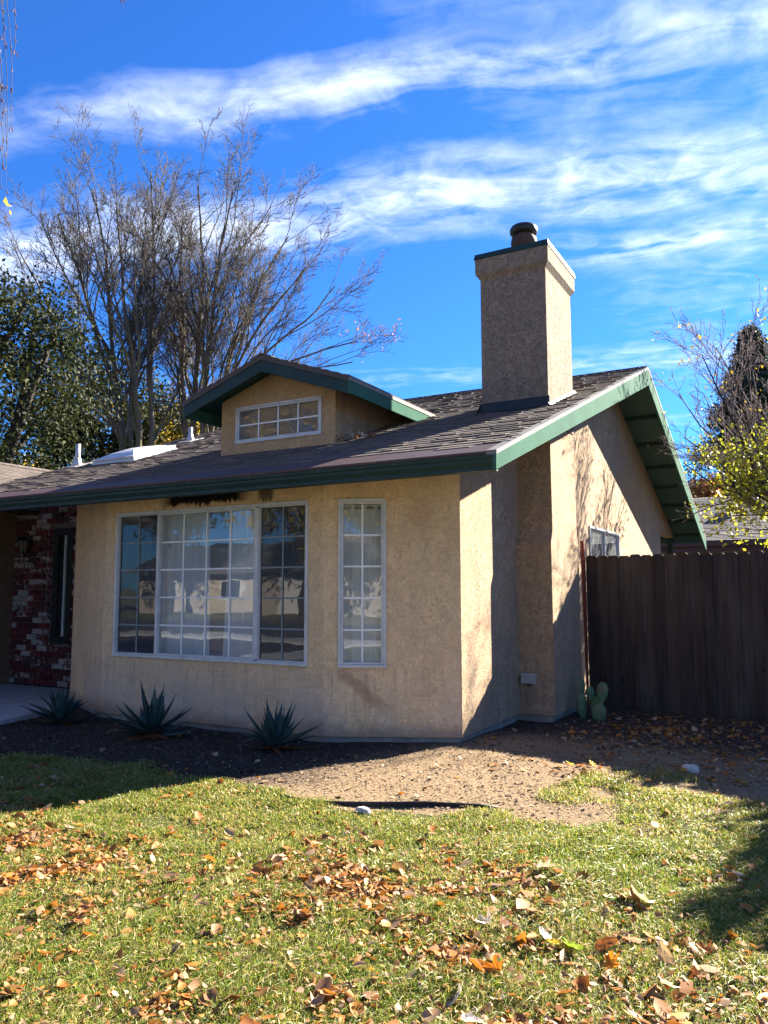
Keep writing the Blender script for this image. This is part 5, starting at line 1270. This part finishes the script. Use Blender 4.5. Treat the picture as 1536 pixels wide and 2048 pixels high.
def leaf_mesh(kind, curl, fold, seed, mat):
    rr = random.Random(seed); o = leaf_outline(kind, rr); n = len(o); vs_ = [(0, 0, 0)]; fs = []
    def hz(x, y): return curl*(x*x*0.55+y*y*0.35)+fold*abs(x)*0.55+0.07*math.sin(4.1*x+seed)*math.cos(3.7*y+seed*2)
    for s in (0.5, 1.0):
        for x, y in o: vs_.append((x*s, y*s, hz(x*s, y*s)+(rr.uniform(-.12, .12) if s == 1 else rr.uniform(-.03, .03))))
    for k in range(n):
        k2 = (k+1) % n; fs.append((0, 1+k, 1+k2)); fs.append((1+k, 1+n+k, 1+n+k2, 1+k2))
    m = MB(); m.add(vs_, fs)
    b = len(m.v); x0, y0 = 0, -0.28
    m.add([(-0.012, y0, 0.01), (0.012, y0, 0.01), (0.03, -0.95, 0.10), (0.01, -0.96, 0.10)], [(0, 1, 2, 3)])
    return m.mesh('fallen_leaf', mat, False)
LSH = {}
def leafshape(kind, var_, mat):
    k = (kind, var_, mat)
    if k not in LSH:
        curl, fold = [(0.45, 0.2), (0.95, 0.3), (-0.6, 0.2), (0.25, 1.0), (1.2, -0.3), (0.35, 0.1)][var_]
        LSH[k] = leaf_mesh(kind, curl, fold, var_*3+len(kind), mat)
    return LSH[k]
COLW = {'leaf_orange': 'orange', 'leaf_brown': 'brown', 'leaf_tan': 'tan', 'leaf_pale': 'pale bleached', 'leaf_green': 'green', 'leaf_yellow': 'yellow'}
def put_leaf(x, y, size, mat, kind, rr, label, group, tilt=0.35, var_=None, zoff=0.0, rz=None, z=None):
    me = leafshape(kind, rr.randrange(6) if var_ is None else var_, mat); o = bpy.data.objects.new('fallen_leaf', me); col.objects.link(o)
    lawn = bool(inpoly(np.array([x]), np.array([y]), LAWN)[0])
    o.location = (x, y, (float(gz(x, y))+(0.030 if lawn else 0.012)+zoff) if z is None else z); o.scale = (size, size, size*rr.uniform(0.7, 1.1)); o.rotation_euler = (rr.gauss(0, tilt), rr.gauss(0, tilt), rr.uniform(0, 6.28) if rz is None else rz)
    return tag(o, label, 'leaf', group)
def leaves():
    rr = random.Random(17); rg = np.random.default_rng(99)
    for (x, y, s, mat, kind, lab, tl, v, rz) in [
        (2.182, -3.662, 0.060, 'leaf_orange', 'maple', 'largest bright orange maple-like leaf on the lawn at lower right', 0.25, 0, 0.3),
        (1.831, -3.928, 0.052, 'leaf_orange', 'maple', 'bright orange leaf standing on the brown leaf pile', 0.6, 3, 1.9),
        (2.010, -3.592, 0.056, 'leaf_green', 'ovate', 'fresh green oval leaf on the lawn among brown leaves', 0.25, 5, 1.2),
        (1.945, -3.610, 0.034, 'leaf_yellow', 'ovate', 'small yellow leaf touching the green oval leaf', 0.3, 5, 1.6),
        (2.180, -3.025, 0.085, 'leaf_pale', 'maple', 'large crumpled pale leaf at right, near the shaded corner', 0.3, 1, 0.7),
        (1.768, -4.118, 0.075, 'leaf_pale', 'maple', 'large crumpled pale leaf at the bottom of the picture', 0.3, 4, 2.5),
        (2.376, -3.714, 0.055, 'leaf_pale', 'maple', 'pale ragged leaf at bottom right on the grass', 0.3, 1, 3.5),
        (1.658, -2.848, 0.075, 'leaf_pale', 'maple', 'long pale curled leaf in the middle of the lawn', 0.35, 3, 5.5),
        (1.713, -3.561, 0.060, 'leaf_brown', 'maple', 'brown leaf standing upright beside a pale curled leaf', 0.9, 0, 0.4),
        (1.650, -3.560, 0.065, 'leaf_pale', 'maple', 'pale curled leaf left of the upright brown leaf', 0.4, 3, 1.3),
        (2.343, -3.508, 0.055, 'leaf_tan', 'ovate', 'upright veined tan leaf right of the orange leaf', 0.9, 5, 0.2),
        (2.124, -3.514, 0.052, 'leaf_brown', 'ovate', 'upright brown oval leaf behind the large orange leaf', 0.9, 0, 0.1),
        (2.478, -3.389, 0.050, 'leaf_brown', 'maple', 'rust-brown leaf at the right edge of the sunny lawn', 0.6, 3, 1.0),
        (1.896, -3.567, 0.042, 'leaf_pale', 'ovate', 'round pale leaf just left of the yellow leaf', 0.2, 5, 0.9),
        (1.273, -0.329, 0.042, 'leaf_yellow', 'ovate', 'bright yellow leaf on the bare soil beside the grass tuft', 0.5, 0, 0.9),
        (0.904, -3.324, 0.045, 'leaf_orange', 'maple', 'single orange leaf in the centre of the lawn', 0.4, 0, 2.2),
        (1.10, -0.36, 0.040, 'leaf_green', 'ovate', 'pale green leaf on the soil left of the yellow leaf', 0.3, 5, 2.2),
        (-1.55, -1.62, 0.060, 'leaf_tan', 'maple', 'tan leaf lying in the mulch between two agaves', 0.2, 1, 0.5)]:
        put_leaf(x, y, s, mat, kind, rr, lab, None, tl, v, 0.012, rz)
    # drifts: noise-driven density over the lawn, thicker towards the viewer
    N = 300000; x = rg.uniform(-4.5, 4.2, N); y = rg.uniform(-5.2, 2.6, N); v = in_view(x, y, 0.56)
    lawn = inpoly(x, y, LAWN); dr = sinnoise(x, y, 3.0, 5, 4); dr2 = sinnoise(x, y, 8.0, 1, 2)
    drift = np.clip((dr+0.25*dr2+0.02)/0.40, 0, 1)
    p = np.where(lawn, (0.13+0.85*drift)*np.clip((-1.9-y)/1.9, 0.05, 1.0)**1.3, 0)
    p = np.where(lawn, p*(0.75+0.55*np.clip((x-0.6)/1.6, 0, 1)*np.clip((-3.2-y)/0.6, 0, 1)), 0)
    p = np.where(lawn & (x > 1.7) & (y > -2.0), 0.02, p)
    p = np.where(lawn & (y < -3.2), p*1.45+0.05, p)*np.where(lawn, 0.55+0.45*np.clip((x+0.2)/1.2, 0, 1), 1)
    bedR = (~lawn) & (x > 0.5) & (y > -0.9+0.2*x); p = np.where(bedR, 0.30*np.clip(0.05+0.13*np.clip((x-0.7)/1.5, 0, 1)+0.12*dr*(x > 1.2), 0.02, 0.4), p)
    bedL = (~lawn) & (x < 0.6) & (y > -2.3); p = np.where(bedL, 0.003, p)
    foot = [(-7.6, 0.8), (-5.43, 0.0), (-4.16, -0.66), (-1.16, -0.66), (0.06, -0.06), (0.06, 1.55), (0.46, 1.55), (0.46, 3.2), (-7.6, 3.2)]
    ok = v & (rg.random(N) < p) & ~inpoly(x, y, foot) & (y < 2.75-0.1*x)
    x, y = x[ok], y[ok]; n = len(x); dist = vis_dist(x, y)
    big = rg.random(n) < np.where(inpoly(x, y, LAWN), 0.12, 0.6)
    size = np.where(big, rg.uniform(0.018, 0.044, n), rg.uniform(0.006, 0.018, n))
    order = np.argsort(-size/dist); sel = order[:282]; rest = order[282:]
    for i in sel:
        lawn_ = bool(inpoly(x[i:i+1], y[i:i+1], LAWN)[0])
        mat = rr.choices(['leaf_brown', 'leaf_tan', 'leaf_pale', 'leaf_orange', 'leaf_yellow'], [0.30, 0.30, 0.16, 0.19, 0.05] if lawn_ else [0.45, 0.35, 0.1, 0.08, 0.02])[0]
        kd = rr.choices(['maple', 'ovate'], [0.72, 0.28])[0]; dv = Vector((x[i], y[i], 0))-CAM; sx = dv.dot(R2)/dv.dot(F); sy = dv.dot(U2)/dv.dot(F)
        side = 'far left' if sx < -0.30 else 'left of centre' if sx < -0.10 else 'centre' if sx < 0.10 else 'right of centre' if sx < 0.30 else 'far right'
        row = 'at the very bottom' if sy < -0.60 else 'near the bottom' if sy < -0.53 else 'lower middle' if sy < -0.45 else 'farther back'
        v_ = rr.randrange(6); place = ('on the lawn, %s, %s' % (row, side)) if lawn_ else ('on the shaded soil near the fence' if x[i] > 0.4 else 'in the mulch bed below the windows')
        lab = '%s %s %s leaf %s' % (('cupped', 'curled', 'domed', 'folded', 'rolled', 'flat')[v_], COLW[mat], 'lobed' if kd == 'maple' else 'oval', place)
        put_leaf(float(x[i]), float(y[i]), float(size[i]), mat, kd, rr, lab, 'fallen leaves: '+lab, 0.45, v_, rr.uniform(-0.008, 0.012))
    # the remaining litter as one mass
    xr, yr, sr = x[rest], y[rest], size[rest]; m = len(xr)
    lw = inpoly(xr, yr, LAWN); z = gz(xr, yr)+np.where(lw, rg.uniform(0.012, 0.040, m), 0.009)
    a = rg.uniform(0, 6.283, m); A = np.stack([np.cos(a), np.sin(a), rg.normal(0, 0.45, m)], 1); A /= np.linalg.norm(A, axis=1)[:, None]
    B = np.cross(A, np.stack([rg.normal(0, 0.4, m), rg.normal(0, 0.4, m), np.ones(m)], 1)); B /= np.linalg.norm(B, axis=1)[:, None]; Nn = np.cross(A, B)
    c = np.stack([xr, yr, z], 1); s = sr[:, None]; w = s*rg.uniform(0.45, 0.85, m)[:, None]; cu = s*rg.uniform(-0.5, 0.8, m)[:, None]
    V = np.stack([c-A*s, c-A*s*0.3+B*w+Nn*cu, c+A*s*0.45+B*w*0.75+Nn*cu, c+A*s+Nn*cu*0.4, c+A*s*0.35-B*w*0.8+Nn*cu, c-A*s*0.4-B*w+Nn*cu, c], 1).reshape(-1, 3)
    i = (np.arange(m)*7)[:, None]; T = np.concatenate([i+np.array([[6, k, (k+1) % 6]]) for k in range(6)], 1).reshape(-1, 3)
    o = link('leaf_litter', npmesh('leaf_litter', V, 3, T, 'litter', np.repeat(rg.uniform(0, 0.999, m), 6)))
    tag(o, 'small scraps of brown and orange leaf litter in the grass', 'leaf litter', kind='stuff')
    # leaves blown against the dormer
    pile = thing('leaf_pile', 'little heap of dry leaves caught beside the dormer on the roof', 'leaf pile', (-1.50, 0.40, zroof(0.40)))
    for k in range(26):
        xx = -1.60+rr.random()**1.5*0.42; yy = 0.30+rr.uniform(0, 0.28); me = leafshape('maple', rr.randrange(6), rr.choice(['leaf_tan', 'leaf_brown', 'leaf_pale']))
        o = bpy.data.objects.new('leaf', me); col.objects.link(o); o.parent = pile; o.matrix_parent_inverse = Matrix.Translation(-pile.location)
        s_ = rr.uniform(0.03, 0.055); o.location = (xx, yy, zroof(yy)+0.03+rr.uniform(0, 0.07)*(1-(xx+1.6)/0.45)); o.scale = (s_, s_, s_); o.rotation_euler = (rr.gauss(0.3, .5), rr.gauss(0, .5), rr.uniform(0, 6.28))
leaves()
